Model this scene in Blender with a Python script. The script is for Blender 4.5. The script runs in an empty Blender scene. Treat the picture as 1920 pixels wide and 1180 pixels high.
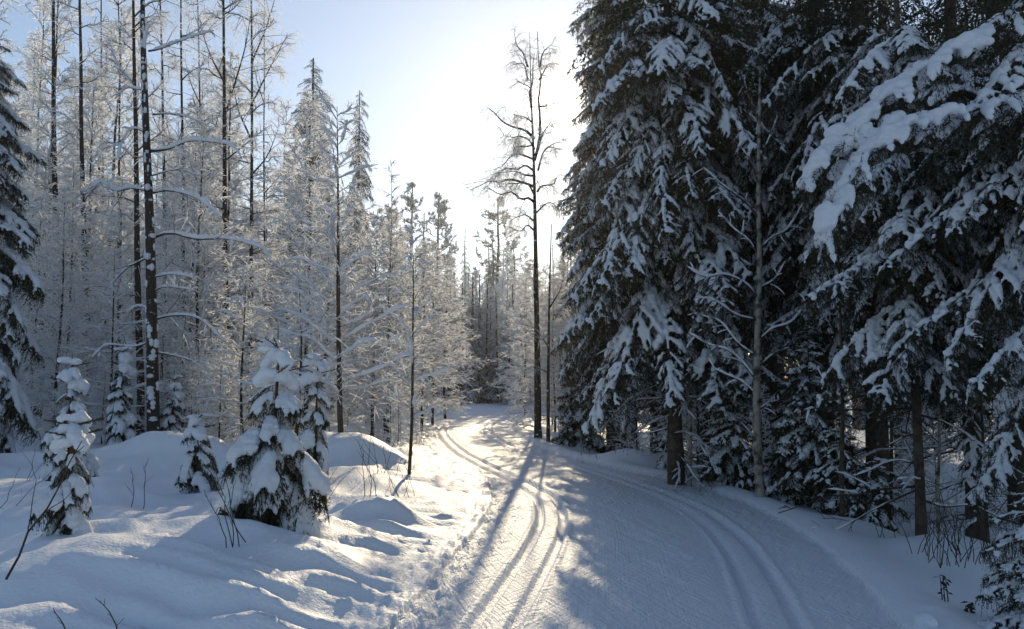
import bpy, math
import numpy as np
from mathutils import Vector

SC = bpy.context.scene
COL = SC.collection
R = math.radians

# ------------------------------------------------------------------ camera, world, sun, exposure
FPX, CAMZ = 1493.33, 1.6
PITCH = math.atan(130 / FPX)
cam_d = bpy.data.cameras.new('camera')
cam_d.sensor_width = 36; cam_d.lens = 28
cam_d.clip_start = 0.05; cam_d.clip_end = 6000
cam = bpy.data.objects.new('camera', cam_d); COL.objects.link(cam)
cam.location = (0, 0, CAMZ); cam.rotation_euler = (R(90) + PITCH, 0, 0)
SC.camera = cam

SUN_EL, SUN_AZ = R(20.1), R(3.62)          # azimuth clockwise from +Y
SUN_DIR = Vector((math.sin(SUN_AZ) * math.cos(SUN_EL), math.cos(SUN_AZ) * math.cos(SUN_EL), math.sin(SUN_EL)))
SKY_STRENGTH, SUN_STRENGTH, EXPOSURE = 0.115, 3.7, 0.08
W = bpy.data.worlds.new('World'); SC.world = W; W.use_nodes = True
wn, wl = W.node_tree.nodes, W.node_tree.links
wn.clear()
sky = wn.new('ShaderNodeTexSky'); sky.sky_type = 'NISHITA'; sky.sun_disc = False
sky.sun_elevation = SUN_EL; sky.sun_rotation = SUN_AZ
sky.air_density = 1.0; sky.dust_density = 0.22; sky.ozone_density = 1.8
bg = wn.new('ShaderNodeBackground'); bg.inputs['Strength'].default_value = SKY_STRENGTH
out = wn.new('ShaderNodeOutputWorld')
# the sun's disc with the bright aureole of ice crystals round it
tc = wn.new('ShaderNodeTexCoord')
dot = wn.new('ShaderNodeVectorMath'); dot.operation = 'DOT_PRODUCT'; dot.inputs[1].default_value = SUN_DIR
wl.new(tc.outputs['Generated'], dot.inputs[0])
ac = wn.new('ShaderNodeMath'); ac.operation = 'ARCCOSINE'; wl.new(dot.outputs['Value'], ac.inputs[0])
def wexp(scale, amp):
    a = wn.new('ShaderNodeMath'); a.operation = 'DIVIDE'; a.inputs[1].default_value = -R(scale); wl.new(ac.outputs[0], a.inputs[0])
    b = wn.new('ShaderNodeMath'); b.operation = 'EXPONENT'; wl.new(a.outputs[0], b.inputs[0])
    c = wn.new('ShaderNodeMath'); c.operation = 'MULTIPLY'; c.inputs[1].default_value = amp; wl.new(b.outputs[0], c.inputs[0])
    return c
prev = sky.outputs[0]
for scale, amp, colr in ((0.55, 260.0, (1.0, 0.9, 0.7)), (3.0, 0.3, (1.0, 0.93, 0.8)), (50.0, 1.7, (1.0, 0.95, 0.88))):
    g = wexp(scale, amp)
    gc = wn.new('ShaderNodeVectorMath'); gc.operation = 'SCALE'; gc.inputs[0].default_value = colr; wl.new(g.outputs[0], gc.inputs['Scale'])
    sm = wn.new('ShaderNodeVectorMath'); sm.operation = 'ADD'; wl.new(prev, sm.inputs[0]); wl.new(gc.outputs[0], sm.inputs[1]); prev = sm.outputs[0]
wl.new(sm.outputs[0], bg.inputs['Color']); wl.new(bg.outputs[0], out.inputs['Surface'])

sun_d = bpy.data.lights.new('sun', 'SUN'); sun_d.energy = SUN_STRENGTH; sun_d.angle = R(0.5); sun_d.color = (1.0, 0.815, 0.54)
sun = bpy.data.objects.new('sun', sun_d); COL.objects.link(sun)
sun.rotation_euler = (-SUN_DIR).to_track_quat('-Z', 'Y').to_euler()
SC.view_settings.view_transform = 'Standard'; SC.view_settings.look = 'None'
SC.view_settings.exposure = EXPOSURE; SC.view_settings.gamma = 1.0; SC.view_settings.use_curve_mapping = False
SC.cycles.max_bounces = 6; SC.cycles.diffuse_bounces = 3; SC.cycles.transmission_bounces = 3
SC.cycles.volume_bounces = 0; SC.cycles.caustics_reflective = False; SC.cycles.caustics_refractive = False

# ------------------------------------------------------------------ helpers
CP, SP = math.cos(PITCH), math.sin(PITCH)
def ray(px, py):
    u, v = (px - 960) / FPX, (590 - py) / FPX
    return np.array([u, CP - v * SP, SP + v * CP])
def at(px, py, Y):
    r = ray(px, py); return np.array([0, 0, CAMZ]) + r * (Y / r[1])
def gp(px, py, z=0.0):
    r = ray(px, py); return np.array([0, 0, CAMZ]) + r * ((z - CAMZ) / r[2])
def xat(px, Y): return (px - 960) / FPX * Y
def sst(a, b, x):
    t = np.clip((x - a) / (b - a), 0, 1); return t * t * (3 - 2 * t)

def _hash(ix, iy, seed):
    M = np.uint64(0xffffffff)
    h = (ix.astype(np.int64).astype(np.uint64) * np.uint64(374761393) + iy.astype(np.int64).astype(np.uint64) * np.uint64(668265263)
         + np.uint64(seed * 1274126177 % (2 ** 32))) & M
    h = ((h ^ (h >> np.uint64(13))) * np.uint64(1274126177)) & M
    h = ((h ^ (h >> np.uint64(15))) * np.uint64(2246822519)) & M
    h ^= h >> np.uint64(16)
    return h.astype(np.float64) / 4294967295.0
def vnoise(x, y, seed=0):
    x, y = np.asarray(x, float), np.asarray(y, float)
    ix, iy = np.floor(x), np.floor(y); fx, fy = x - ix, y - iy
    fx = fx * fx * fx * (fx * (fx * 6 - 15) + 10); fy = fy * fy * fy * (fy * (fy * 6 - 15) + 10)
    a, b = _hash(ix, iy, seed), _hash(ix + 1, iy, seed); c, d = _hash(ix, iy + 1, seed), _hash(ix + 1, iy + 1, seed)
    return (a + (b - a) * fx) * (1 - fy) + (c + (d - c) * fx) * fy
def fbm(x, y, seed=0, o=3):
    s, a, t = 0, 1.0, 0
    for k in range(o):
        s = s + a * vnoise(x * 2 ** k + 17.3 * k, y * 2 ** k - 9.1 * k, seed + k); t += a; a *= .5
    return s / t

class MB:
    """collects vertices and faces of one mesh"""
    def __init__(s): s.v, s.f, s.n = [], [], 0
    def add(s, V, F, m=0, smooth=True):
        V = np.asarray(V, float).reshape(-1, 3)
        s.v.append(V); s.f.append((np.asarray(F, np.int64) + s.n, m, smooth)); s.n += len(V)
    def append(s, o, rot, loc, sc=1.0, mmap=None):
        for F, m, sm_ in o.f: s.f.append((F + s.n, m if mmap is None else mmap[m], sm_))
        for V in o.v: s.v.append(V @ (np.asarray(rot).T * sc) + np.asarray(loc)); s.n += len(V)
    def mesh(s, name, mats):
        me = bpy.data.meshes.new(name)
        for m in mats: me.materials.append(m)
        if not s.n: return me
        V = np.concatenate(s.v)
        loops = np.concatenate([F.ravel() for F, _, _ in s.f])
        tot = np.concatenate([np.full(len(F), F.shape[1]) for F, _, _ in s.f])
        mi = np.concatenate([np.full(len(F), m) for F, m, _ in s.f])
        sh = np.concatenate([np.full(len(F), q) for F, _, q in s.f])
        me.vertices.add(len(V)); me.vertices.foreach_set('co', V.ravel())
        me.loops.add(len(loops)); me.loops.foreach_set('vertex_index', loops)
        me.polygons.add(len(tot)); me.polygons.foreach_set('loop_start', np.concatenate([[0], np.cumsum(tot)[:-1]]))
        me.polygons.foreach_set('material_index', mi); me.polygons.foreach_set('use_smooth', sh.astype(bool))
        me.update(calc_edges=True)
        return me

def norm(a): return a / np.maximum(np.linalg.norm(a, axis=-1, keepdims=True), 1e-9)
def tubes(mb, P, Rd, k=4, m=0, flat=1.0):
    """P (T,n,3) polylines, Rd (T,n) radii, k sides"""
    P = np.asarray(P, float); T, n, _ = P.shape
    if T == 0: return
    Rd = np.broadcast_to(np.asarray(Rd, float), (T, n))
    t = norm(np.gradient(P, axis=1))
    mean = norm(P[:, -1] - P[:, 0])
    ref = np.where(np.abs(mean[:, 2:3]) > .85, np.array([[1., .2, 0]]), np.array([[0, 0, 1.]]))[:, None, :]
    b1 = norm(np.cross(t, ref)); b2 = np.cross(b1, t)
    a = np.arange(k) * 2 * math.pi / k
    V = P[:, :, None] + Rd[:, :, None, None] * (np.cos(a)[:, None] * b1[:, :, None] + flat * np.sin(a)[:, None] * b2[:, :, None])
    i = np.arange(T)[:, None, None] * n * k + np.arange(n - 1)[None, :, None] * k
    j = np.arange(k)[None, None]; j2 = (j + 1) % k
    F = np.stack([i + j, i + j2, i + j2 + k, i + j + k], -1).reshape(-1, 4)
    mb.add(V, F, m)
def lerp_path(P, idx, s):
    """points and tangents on paths P[idx] at parameter s"""
    n = P.shape[1]; q = np.clip(s, 0, .9999) * (n - 1); k = q.astype(int); f = (q - k)[:, None]
    a, b = P[idx, k], P[idx, k + 1]
    return a + (b - a) * f, norm(b - a)
def sprout(rng, P, n, lenfn, ang, smin=.1, smax=1., npts=4, flat=.8, grav=0., kink=.0, angj=.2, alt=False):
    """n children on every path: lenfn(path index, s) -> length"""
    T = len(P); idx = np.repeat(np.arange(T), n)
    s = np.tile((np.arange(n) + .5) / n, T) + rng.uniform(-.5, .5, T * n) / n
    s = smin + (smax - smin) * s
    p, t = lerp_path(P, idx, s)
    perp = rng.normal(size=(T * n, 3))
    if alt:
        side = norm(np.cross(t, [0, 0, 1.])); sg = np.where(np.arange(T * n) % 2 == 0, 1., -1.)[:, None]
        perp = side * sg + .25 * rng.normal(size=(T * n, 3))
    perp[:, 2] *= (1 - flat)
    perp = norm(perp - t * (perp * t).sum(1, keepdims=True))
    an = (ang * (1 + angj * rng.normal(size=T * n)))[:, None]
    d = np.cos(an) * t + np.sin(an) * perp
    L = lenfn(idx, s)
    u = np.linspace(0, 1, npts)[None, :, None]
    Q = p[:, None] + d[:, None] * (L[:, None, None] * u)
    Q[:, :, 2] += grav * L[:, None] * u[:, :, 0] ** 2
    if kink: Q[:, 1:] += np.cumsum(rng.normal(size=(T * n, npts - 1, 3)) * kink, 1) * L[:, None, None] / npts
    return Q, L, idx, s
def blades(mb, rng, P, per, ln, w, m, ang=.8, smin=0., r=.002):
    """needles: thin triangles along paths"""
    T = len(P); idx = np.repeat(np.arange(T), per); s = rng.uniform(smin, 1, T * per)
    p, t = lerp_path(P, idx, s)
    q = norm(np.cross(t, rng.normal(size=t.shape)))
    a = (ang * rng.uniform(.6, 1.3, T * per))[:, None]
    d = np.cos(a) * t + np.sin(a) * q
    side = norm(np.cross(d, rng.normal(size=t.shape))) * w
    L = (ln * rng.uniform(.7, 1.25, T * per))[:, None]
    V = np.stack([p - side, p + side, p + d * L], 1)
    mb.add(V, np.arange(T * per * 3).reshape(-1, 3), m, False)
def ribbons(mb, rng, P, w, m=0):
    """thin feathery strips of rime along paths"""
    T, n, _ = P.shape
    t = norm(np.gradient(P, axis=1)); sd = norm(np.cross(t, rng.normal(size=(T, 1, 3)))) * np.broadcast_to(np.asarray(w, float), (T, n))[:, :, None]
    V = np.stack([P - sd, P + sd], 2)
    i = np.arange(T)[:, None] * n * 2 + np.arange(n - 1)[None] * 2
    mb.add(V, np.stack([i, i + 1, i + 3, i + 2], -1).reshape(-1, 4), m)
def resamp(pts, n):
    """smooth curve through control points, n even samples"""
    pts = np.asarray(pts, float)
    P = np.vstack([2 * pts[0] - pts[1], pts, 2 * pts[-1] - pts[-2]]); o = []
    for i in range(1, len(P) - 2):
        for u in np.linspace(0, 1, 12, endpoint=False):
            a, b, c, d = P[i - 1:i + 3]
            o.append(.5 * (2 * b + (c - a) * u + (2 * a - 5 * b + 4 * c - d) * u * u + (3 * b - a - 3 * c + d) * u ** 3))
    o.append(pts[-1]); o = np.array(o)
    l = np.concatenate([[0], np.cumsum(np.linalg.norm(np.diff(o, axis=0), axis=1))])
    q = np.linspace(0, l[-1], n)
    return np.stack([np.interp(q, l, o[:, k]) for k in range(o.shape[1])], 1)
def repath(P, n):
    u = np.linspace(0, 1, n); q = u * (P.shape[1] - 1); k = np.minimum(q.astype(int), P.shape[1] - 2); f = (q - k)[None, :, None]
    return P[:, k] * (1 - f) + P[:, k + 1] * f
def snow_tubes(mb, rng, P, r, n=8, k=6, lump=.3, up=.6, m=0, a=0., b=1., flat=.85, blunt=.35):
    """pillows of snow lying along paths (T,*,3); r (T,) radius"""
    P = repath(P, 24)[:, int(a * 23):max(int(b * 23), int(a * 23) + 2) + 1]
    P = repath(P, n); T = len(P); r = np.broadcast_to(np.asarray(r, float), (T,))
    u = np.linspace(0, 1, n)
    prof = np.clip(np.minimum(u / .18, (1 - u) / .1), 0.02, 1) ** blunt
    rad = r[:, None] * prof[None] * (1 + lump * rng.uniform(-1, 1, (T, n)))
    Q = P.copy(); Q[:, :, 2] += up * rad
    tubes(mb, Q, rad, k, m, flat)

def mat(name, color, rough=.7, bump=0., bscale=60., var=0., vscale=6., color2=None, trans=0., spec=.3, lo=.4, hi=.6, coords='Object'):
    M = bpy.data.materials.new(name); M.use_nodes = True
    N, L = M.node_tree.nodes, M.node_tree.links
    b = N['Principled BSDF']; o = N['Material Output']
    b.inputs['Base Color'].default_value = (*color, 1); b.inputs['Roughness'].default_value = rough
    b.inputs['Specular IOR Level'].default_value = spec
    c = N.new('ShaderNodeTexCoord')
    if color2:
        n = N.new('ShaderNodeTexNoise'); n.inputs['Scale'].default_value = vscale; n.inputs['Detail'].default_value = 4
        L.new(c.outputs[coords], n.inputs['Vector'])
        r = N.new('ShaderNodeValToRGB'); r.color_ramp.elements[0].position = lo; r.color_ramp.elements[1].position = hi
        r.color_ramp.elements[0].color = (*color, 1); r.color_ramp.elements[1].color = (*color2, 1)
        L.new(n.outputs['Fac'], r.inputs['Fac']); L.new(r.outputs['Color'], b.inputs['Base Color'])
    if bump:
        n2 = N.new('ShaderNodeTexNoise'); n2.inputs['Scale'].default_value = bscale; n2.inputs['Detail'].default_value = 3
        L.new(c.outputs[coords], n2.inputs['Vector'])
        bp_ = N.new('ShaderNodeBump'); bp_.inputs['Strength'].default_value = bump; bp_.inputs['Distance'].default_value = .02
        L.new(n2.outputs['Fac'], bp_.inputs['Height']); L.new(bp_.outputs[0], b.inputs['Normal'])
    if trans:
        tr = N.new('ShaderNodeBsdfTranslucent'); tr.inputs['Color'].default_value = (*[min(1, x) for x in (color2 or color)], 1)
        mx = N.new('ShaderNodeMixShader'); mx.inputs[0].default_value = trans
        L.new(b.outputs[0], mx.inputs[1]); L.new(tr.outputs[0], mx.inputs[2]); L.new(mx.outputs[0], o.inputs['Surface'])
    return M
M_SNOW = mat('tree_snow', (.81, .85, .92), .6, .35, 45., trans=.22)
M_FROST = mat('hoarfrost', (.88, .88, .88), .7, trans=.55)
M_NEEDLE = mat('spruce_needles', (.022, .025, .011), .55, color2=(.075, .068, .035), vscale=11., trans=.3, lo=.42, hi=.75)
M_NEEDLE_F = mat('frosted_needles', (.07, .09, .06), .6, color2=(.5, .52, .5), vscale=5., trans=.35, lo=.35, hi=.75)
M_BARK = mat('spruce_bark', (.045, .033, .026), .9, .8, 35., color2=(.09, .07, .055), vscale=14.)
M_BARK_S = mat('snow_plastered_bark', (.04, .032, .028), .9, .8, 30., color2=(.72, .74, .78), vscale=11., lo=.63, hi=.67)
M_BIRCH = mat('birch_bark', (.28, .26, .23), .85, .6, 30., color2=(.05, .045, .04), vscale=9., lo=.48, hi=.62)
M_TWIG = mat('bare_twig', (.05, .037, .03), .8)
M_TWIG_F = mat('rimed_twig', (.09, .07, .055), .8, color2=(.72, .72, .72), vscale=18., lo=.38, hi=.55, trans=.15)

def tag(o, label=None, cat=None, group=None, kind=None):
    if label: o['label'] = label
    if cat: o['category'] = cat
    if group: o['group'] = group
    if kind: o['kind'] = kind
    return o
def link(name, me, parent=None, loc=(0, 0, 0), rot=(0, 0, 0), sc=1.0, kind=None):
    o = bpy.data.objects.new(name, me); COL.objects.link(o)
    o.location = tuple(map(float, loc)); o.rotation_euler = rot
    o.scale = (sc, sc, sc) if np.isscalar(sc) else sc
    if parent: o.parent = parent
    if kind or name == 'snow': o['kind'] = kind or 'stuff'
    return o
def thing(name, label, cat, loc, rz=0., sc=1., group=None):
    o = link(name, None, None, loc, (0, 0, rz), sc); return tag(o, label, cat, group)

# ------------------------------------------------------------------ terrain
def unp(l, z=0.0): return np.array([gp(x, y, z)[:2] for x, y in l])
TRK_L = resamp(unp([(760, 1420), (850, 1275), (915, 1180), (978, 1085), (1022, 1010), (1035, 965), (1015, 925), (960, 895), (902, 868), (860, 845), (834, 822), (827, 808), (836, 797), (862, 789), (905, 782), (960, 777.5), (1030, 775)]), 70)
TRK_R = resamp(unp([(1640, 1420), (1545, 1290), (1465, 1180), (1420, 1085), (1372, 1010), (1295, 950), (1190, 907), (1100, 878), (1022, 857), (965, 840), (928, 822), (912, 807), (916, 797), (936, 789), (975, 783), (1040, 780)]), 70)
EDG_L = resamp(unp([(480, 1420), (610, 1290), (735, 1180), (838, 1060), (898, 990), (922, 940), (905, 895), (855, 868), (808, 836), (796, 812), (806, 796), (832, 785), (880, 777.5), (950, 773), (1040, 771)]), 70)
EDG_R = resamp(unp([(1960, 1420), (1815, 1290), (1690, 1180), (1600, 1080), (1510, 1005), (1400, 945), (1280, 906), (1160, 880), (1060, 855), (1000, 832), (968, 811), (962, 799), (980, 789), (1010, 785), (1060, 783)]), 70)
def dist_poly(P, poly):
    best = np.full(len(P), 1e18); sg = np.zeros(len(P)); al = np.zeros(len(P)); acc = 0.
    for a, b in zip(poly[:-1], poly[1:]):
        ab = b - a; l = math.hypot(*ab)
        t = np.clip(((P - a) @ ab) / (l * l), 0, 1)
        dx, dy = P[:, 0] - a[0] - t * ab[0], P[:, 1] - a[1] - t * ab[1]
        d = dx * dx + dy * dy
        k = d < best
        best[k] = d[k]; al[k] = acc + t[k] * l
        sg[k] = np.sign(ab[0] * (P[k, 1] - a[1]) - ab[1] * (P[k, 0] - a[0]))
        acc += l
    return np.sqrt(best), sg, al
MOUNDS = [  # px, py of the foot's middle, radius x, radius y, height
    (702, 1003, .5, .5, .27), (640, 902, 1.1, .8, .52), (345, 890, 1.0, .8, .42), (210, 1120, 1.5, .6, .26), (310, 985, .8, .4, .12),
    (560, 1100, 1.2, .5, .14), (480, 1035, .8, .5, .1), (130, 890, 1.2, .8, .25), (110, 1000, .8, .6, .15), (520, 860, .9, .8, .3),
    (60, 985, .9, .6, .14), (260, 1185, 1.3, .5, .22), (640, 1050, .7, .35, .12), (820, 925, .5, .4, .12), (740, 870, .7, .6, .25), (440, 950, .7, .5, .14),
    (1840, 1040, .9, .7, .22), (1150, 868, 1.2, .7, .32), (1740, 1165, .12, .1, .12), (1560, 985, .8, .5, .1)]
MOUNDS = [(*gp(x, y)[:2], a, b, h) for x, y, a, b, h in MOUNDS]
def terrain(P, detail=True):
    P = np.asarray(P, float).reshape(-1, 2); x, y = P[:, 0], P[:, 1]
    dl, sl, al = dist_poly(P, EDG_L); dr, sr, ar = dist_poly(P, EDG_R)
    L, Rr = dl * sl, -dr * sr                     # positive outside the trail
    far = sst(40, 75, y)
    left = sst(0, .2, L) * (L >= -.0); right = sst(0, .15, Rr)
    inside = (L < 0) & (Rr < 0)
    z = np.zeros(len(P))
    und = (fbm(x / 2.1, y / 1.5, 3, 2) - .5) * .42 + (fbm(x / .8, y / .55, 9, 2) - .5) * .17 + (fbm(x / .27, y / .2, 19, 2) - .5) * .05
    zl = .04 + .2 * sst(.1, 2.2, L) + und * sst(.2, 2.0, L)
    ph = (al + .5 * L + 1.1 * (fbm(x / 1.1, y / .8, 21, 2) - .5)) / .33
    rid = (1 - np.abs(2 * (ph - np.floor(ph)) - 1)) ** 1.4
    rid2 = 1 - np.abs(2 * vnoise(al / .22 + .8 * L, L / 1.1, 23) - 1)
    zl = zl + (.075 * (rid - .4) * (.4 + .8 * vnoise(al / 1.1, L / 1.2, 5)) + .045 * (rid2 - .5)) * sst(.0, .4, L) * (1 - sst(.8, 2.2, L))
    zr = .09 * np.exp(-((Rr - .22) / .25) ** 2) - .42 * sst(.35, 3.0, Rr) + (fbm(x / 1.5, y / 1.3, 13, 2) - .5) * .26 * sst(.3, 1.5, Rr)
    z = np.where(L > 0, zl, np.where(Rr > 0, zr, 0.))
    for mx, my, ra, rb, h in MOUNDS:
        q = ((x - mx) / ra) ** 2 + ((y - my) / rb) ** 2
        k = q < 9
        z[k] += h * np.exp(-q[k] ** 1.35) * sst(.05, .8, np.maximum(L[k], Rr[k]))
    z = z * (1 - far) + far * .3
    if not detail: return z
    near = 1 - sst(18, 32, y)
    dtl = dist_poly(P, TRK_L)[0]; dtr = dist_poly(P, TRK_R)[0]
    cl = np.exp(-((L + .1) / .36) ** 2) * sst(.24, .4, dtl) * 1.5
    cl2 = np.exp(-((Rr + .1) / .3) ** 2) * .5
    n1 = vnoise(x / .05, y / .065, 31); n2 = vnoise(x / .1, y / .12, 32)
    z += near * (cl * (.06 * np.maximum(n1 - .5, 0) + .07 * np.maximum(n2 - .58, 0)) + cl2 * .05 * np.maximum(n1 - .6, 0))
    flat_ = np.where(inside, 1, 0) * near * sst(.2, .34, dtl) * sst(.2, .34, dtr)
    for c_, w_, sd in ((.45, .05, 61), (-.5, .06, 62), (.2, .04, 63), (-.25, .05, 64)):
        a_, b_ = al * math.cos(c_) - L * math.sin(c_), al * math.sin(c_) + L * math.cos(c_)
        q = vnoise(a_ / .9, b_ / w_, sd); m_ = vnoise(a_ / 1.6 + 7, b_ / .8, sd + 9)
        z += flat_ * .02 * np.maximum(q - .62, 0) * sst(.35, .7, m_) - flat_ * .022 * np.maximum(.34 - q, 0) * sst(.35, .7, m_)
    z += flat_ * .009 * (vnoise(x / .045, y / .055, 71) - .5)
    z += near * .012 * (fbm(x / .11, y / .09, 40, 2) - .5) * np.where(inside, .5, .6)
    z += np.where(inside, 1, 0) * .02 * (fbm(x / .5, y / .7, 44, 2) - .5)
    for trk in (TRK_L, TRK_R):
        d, s, a = dist_poly(P, trk)
        w = np.abs(d - .135)
        z += (-.045 * (1 - sst(.03, .06, w)) + .022 * np.exp(-((w - .085) / .03) ** 2) * (d > .135) + .01 * np.exp(-(d / .06) ** 2)
              - .02 * (1 - sst(.2, .42, d))) * (1 - far)
    return z
def H(x, y): return float(terrain([[x, y]], False)[0])
def foot(px, py):
    p = gp(px, py)
    for _ in range(5): p = gp(px, py, H(p[0], p[1]))
    return p
def spot(px, Y, dz=-.06):
    x = xat(px, Y); return np.array([x, Y, H(x, Y) + dz])

# material of the snow ground; UV = along / across the trail
def snow_ground(name, trail):
    M = bpy.data.materials.new(name); M.use_nodes = True
    N, L = M.node_tree.nodes, M.node_tree.links; b = N['Principled BSDF']
    b.inputs['Base Color'].default_value = (.8, .845, .92, 1); b.inputs['Roughness'].default_value = .55; b.inputs['Specular IOR Level'].default_value = .35
    c = N.new('ShaderNodeTexCoord')
    def noise(scale, det, vec):
        n = N.new('ShaderNodeTexNoise'); n.inputs['Scale'].default_value = scale; n.inputs['Detail'].default_value = det
        L.new(vec, n.inputs['Vector']); return n.outputs['Fac']
    def bump(h, strength, dist, prev=None):
        q = N.new('ShaderNodeBump'); q.inputs['Strength'].default_value = strength; q.inputs['Distance'].default_value = dist
        L.new(h, q.inputs['Height'])
        if prev: L.new(prev, q.inputs['Normal'])
        return q.outputs[0]
    nrm = bump(noise(38, 5, c.outputs['Object']), .7, .016)
    nrm = bump(noise(220, 2, c.outputs['Object']), .45, .004, nrm)
    if trail:
        for rot, sc, st in ((R(24), (1.1, 34, 1), .55), (R(-27), (1.0, 30, 1), .5), (0, (.6, 60, 1), .35)):
            mp = N.new('ShaderNodeMapping'); mp.inputs['Rotation'].default_value = (0, 0, rot); mp.inputs['Scale'].default_value = sc
            mr = N.new('ShaderNodeMapping'); mr.inputs['Rotation'].default_value = (0, 0, rot)
            L.new(c.outputs['UV'], mr.inputs['Vector'])
            mp.inputs['Rotation'].default_value = (0, 0, 0); L.new(mr.outputs[0], mp.inputs['Vector'])
            nrm = bump(noise(1.0, 3, mp.outputs[0]), st, .05, nrm)
    L.new(nrm, b.inputs['Normal'])
    return M
M_GROUND = snow_ground('snow_ground', False); M_TRAIL = snow_ground('trail_snow', True)

def build_ground():
    th = np.concatenate([np.radians(np.linspace(-180, -46, 34, endpoint=False)), np.radians(np.linspace(-46, 46, 740, endpoint=False)), np.radians(np.linspace(46, 180, 34, endpoint=False))])
    rr = np.concatenate([[.6, 1.2], np.geomspace(2.0, 70, 410), np.geomspace(76, 3000, 26)])
    nt, nr = len(th), len(rr)
    X = np.outer(rr, np.sin(th)); Y = np.outer(rr, np.cos(th))
    P = np.stack([X.ravel(), Y.ravel()], 1)
    z = np.zeros(len(P)); m = (np.hypot(P[:, 0], P[:, 1]) < 72)
    z[m] = terrain(P[m]); z[~m] = terrain(P[~m], False)
    # the land climbs a little behind the forest
    V = np.column_stack([P, z]); V = np.vstack([V, [0, 0, z[:nt].mean()]])
    i = np.arange(nr - 1)[:, None] * nt; j = np.arange(nt)[None]; j2 = (j + 1) % nt
    F = np.stack([i + j, i + nt + j, i + nt + j2, i + j2], -1).reshape(-1, 4)
    cap = np.stack([np.full(nt, nr * nt), np.arange(nt), (np.arange(nt) + 1) % nt], 1)
    full = MB(); full.add(V, F); full.f.append((cap, 0, True))
    me = full.mesh('all_ground', [M_GROUND])
    nrm = np.zeros(len(V) * 3); me.vertex_normals.foreach_get('vector', nrm); nrm = nrm.reshape(-1, 3)
    bpy.data.meshes.remove(me)
    cx = V[F].mean(1)[:, :2]
    near = np.hypot(cx[:, 0], cx[:, 1]) < 70
    cls = np.zeros(len(F), int)
    q = cx[near]
    dl, sl, al = dist_poly(q, EDG_L); dr, sr, _ = dist_poly(q, EDG_R)
    t1, _, _ = dist_poly(q, TRK_L); t2, _, _ = dist_poly(q, TRK_R)
    inn = (dl * sl < 0) & (-dr * sr < 0) & (q[:, 1] > 2.) & (q[:, 1] < 48)
    c = np.where(inn, 1, 0); c = np.where(inn & (t1 < .24), 2, c); c = np.where(inn & (t2 < .24) & (c != 2), 3, c)
    cls[near] = c
    dlv, slv, alv = dist_poly(P[m], EDG_L)
    uv = P.copy(); uv[m] = np.stack([alv, -dlv * slv], 1); uv = np.vstack([uv, [0, 0]])
    for k, (nm, mt) in enumerate((('snow_field', M_GROUND), ('ski_trail', M_TRAIL), ('ski_track', M_TRAIL), ('ski_track', M_TRAIL))):
        f = F[cls == k]
        ids, inv = np.unique(np.concatenate([f.ravel(), cap.ravel()]) if k == 0 else f.ravel(), return_inverse=True)
        mb = MB(); mb.add(V[ids], inv[:f.size].reshape(-1, 4))
        if k == 0: mb.f.append((inv[f.size:].reshape(-1, 3), 0, True))
        me = mb.mesh(nm, [mt])
        ul = me.uv_layers.new(name='UVMap'); li = np.zeros(len(me.loops), np.int32); me.loops.foreach_get('vertex_index', li)
        ul.data.foreach_set('uv', uv[ids][li].ravel())
        me.normals_split_custom_set_from_vertices([tuple(v) for v in nrm[ids]])
        o = link(nm, me, kind='structure')
        o['label'] = ['deep untouched snow with mounds on both sides of the trail', 'groomed snow trail curving into the forest',
                      'pair of ski grooves on the left of the trail', 'pair of ski grooves on the right of the trail'][k]
build_ground()

# the cold air: a thin even mist over the forest, sky outside
HAZE = .0004
def build_haze():
    x0, x1, y0, y1, z0, z1 = -140, 140, -30, 150, -2.5, 27
    mb = MB(); mb.add([(x, y, z) for z in (z0, z1) for y in (y0, y1) for x in (x0, x1)], [[0, 2, 3, 1], [4, 5, 7, 6], [0, 1, 5, 4], [2, 6, 7, 3], [0, 4, 6, 2], [1, 3, 7, 5]], 0, False)
    M = bpy.data.materials.new('cold_air'); M.use_nodes = True; N = M.node_tree.nodes; N.clear()
    v = N.new('ShaderNodeVolumePrincipled'); v.inputs['Density'].default_value = HAZE; v.inputs['Color'].default_value = (.95, .97, 1, 1); v.inputs['Anisotropy'].default_value = .72
    o = N.new('ShaderNodeOutputMaterial'); M.node_tree.links.new(v.outputs[0], o.inputs['Volume'])
    link('haze', mb.mesh('haze', [M]), kind='stuff')
if HAZE: build_haze()

# ------------------------------------------------------------------ tree pieces
CRUMB = bpy.data.textures.new('crumb', 'CLOUDS'); CRUMB.noise_scale = .05; CRUMB.noise_depth = 3
def remesh_snow(mb, name, voxel, smooth=3):
    me = mb.mesh('raw_snow', [M_SNOW])
    o = bpy.data.objects.new('raw_snow', me); COL.objects.link(o)
    r = o.modifiers.new('r', 'REMESH'); r.mode = 'VOXEL'; r.voxel_size = voxel; r.use_smooth_shade = True
    s = o.modifiers.new('s', 'SMOOTH'); s.factor = .5; s.iterations = smooth
    d = o.modifiers.new('d', 'DISPLACE'); d.texture = CRUMB; d.strength = .028; d.mid_level = .5; d.texture_coords = 'LOCAL'
    dg = bpy.context.evaluated_depsgraph_get()
    m2 = bpy.data.meshes.new_from_object(o.evaluated_get(dg)); m2.name = name
    m2.materials.clear(); m2.materials.append(M_SNOW)
    bpy.data.objects.remove(o); bpy.data.meshes.remove(me)
    return m2

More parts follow.
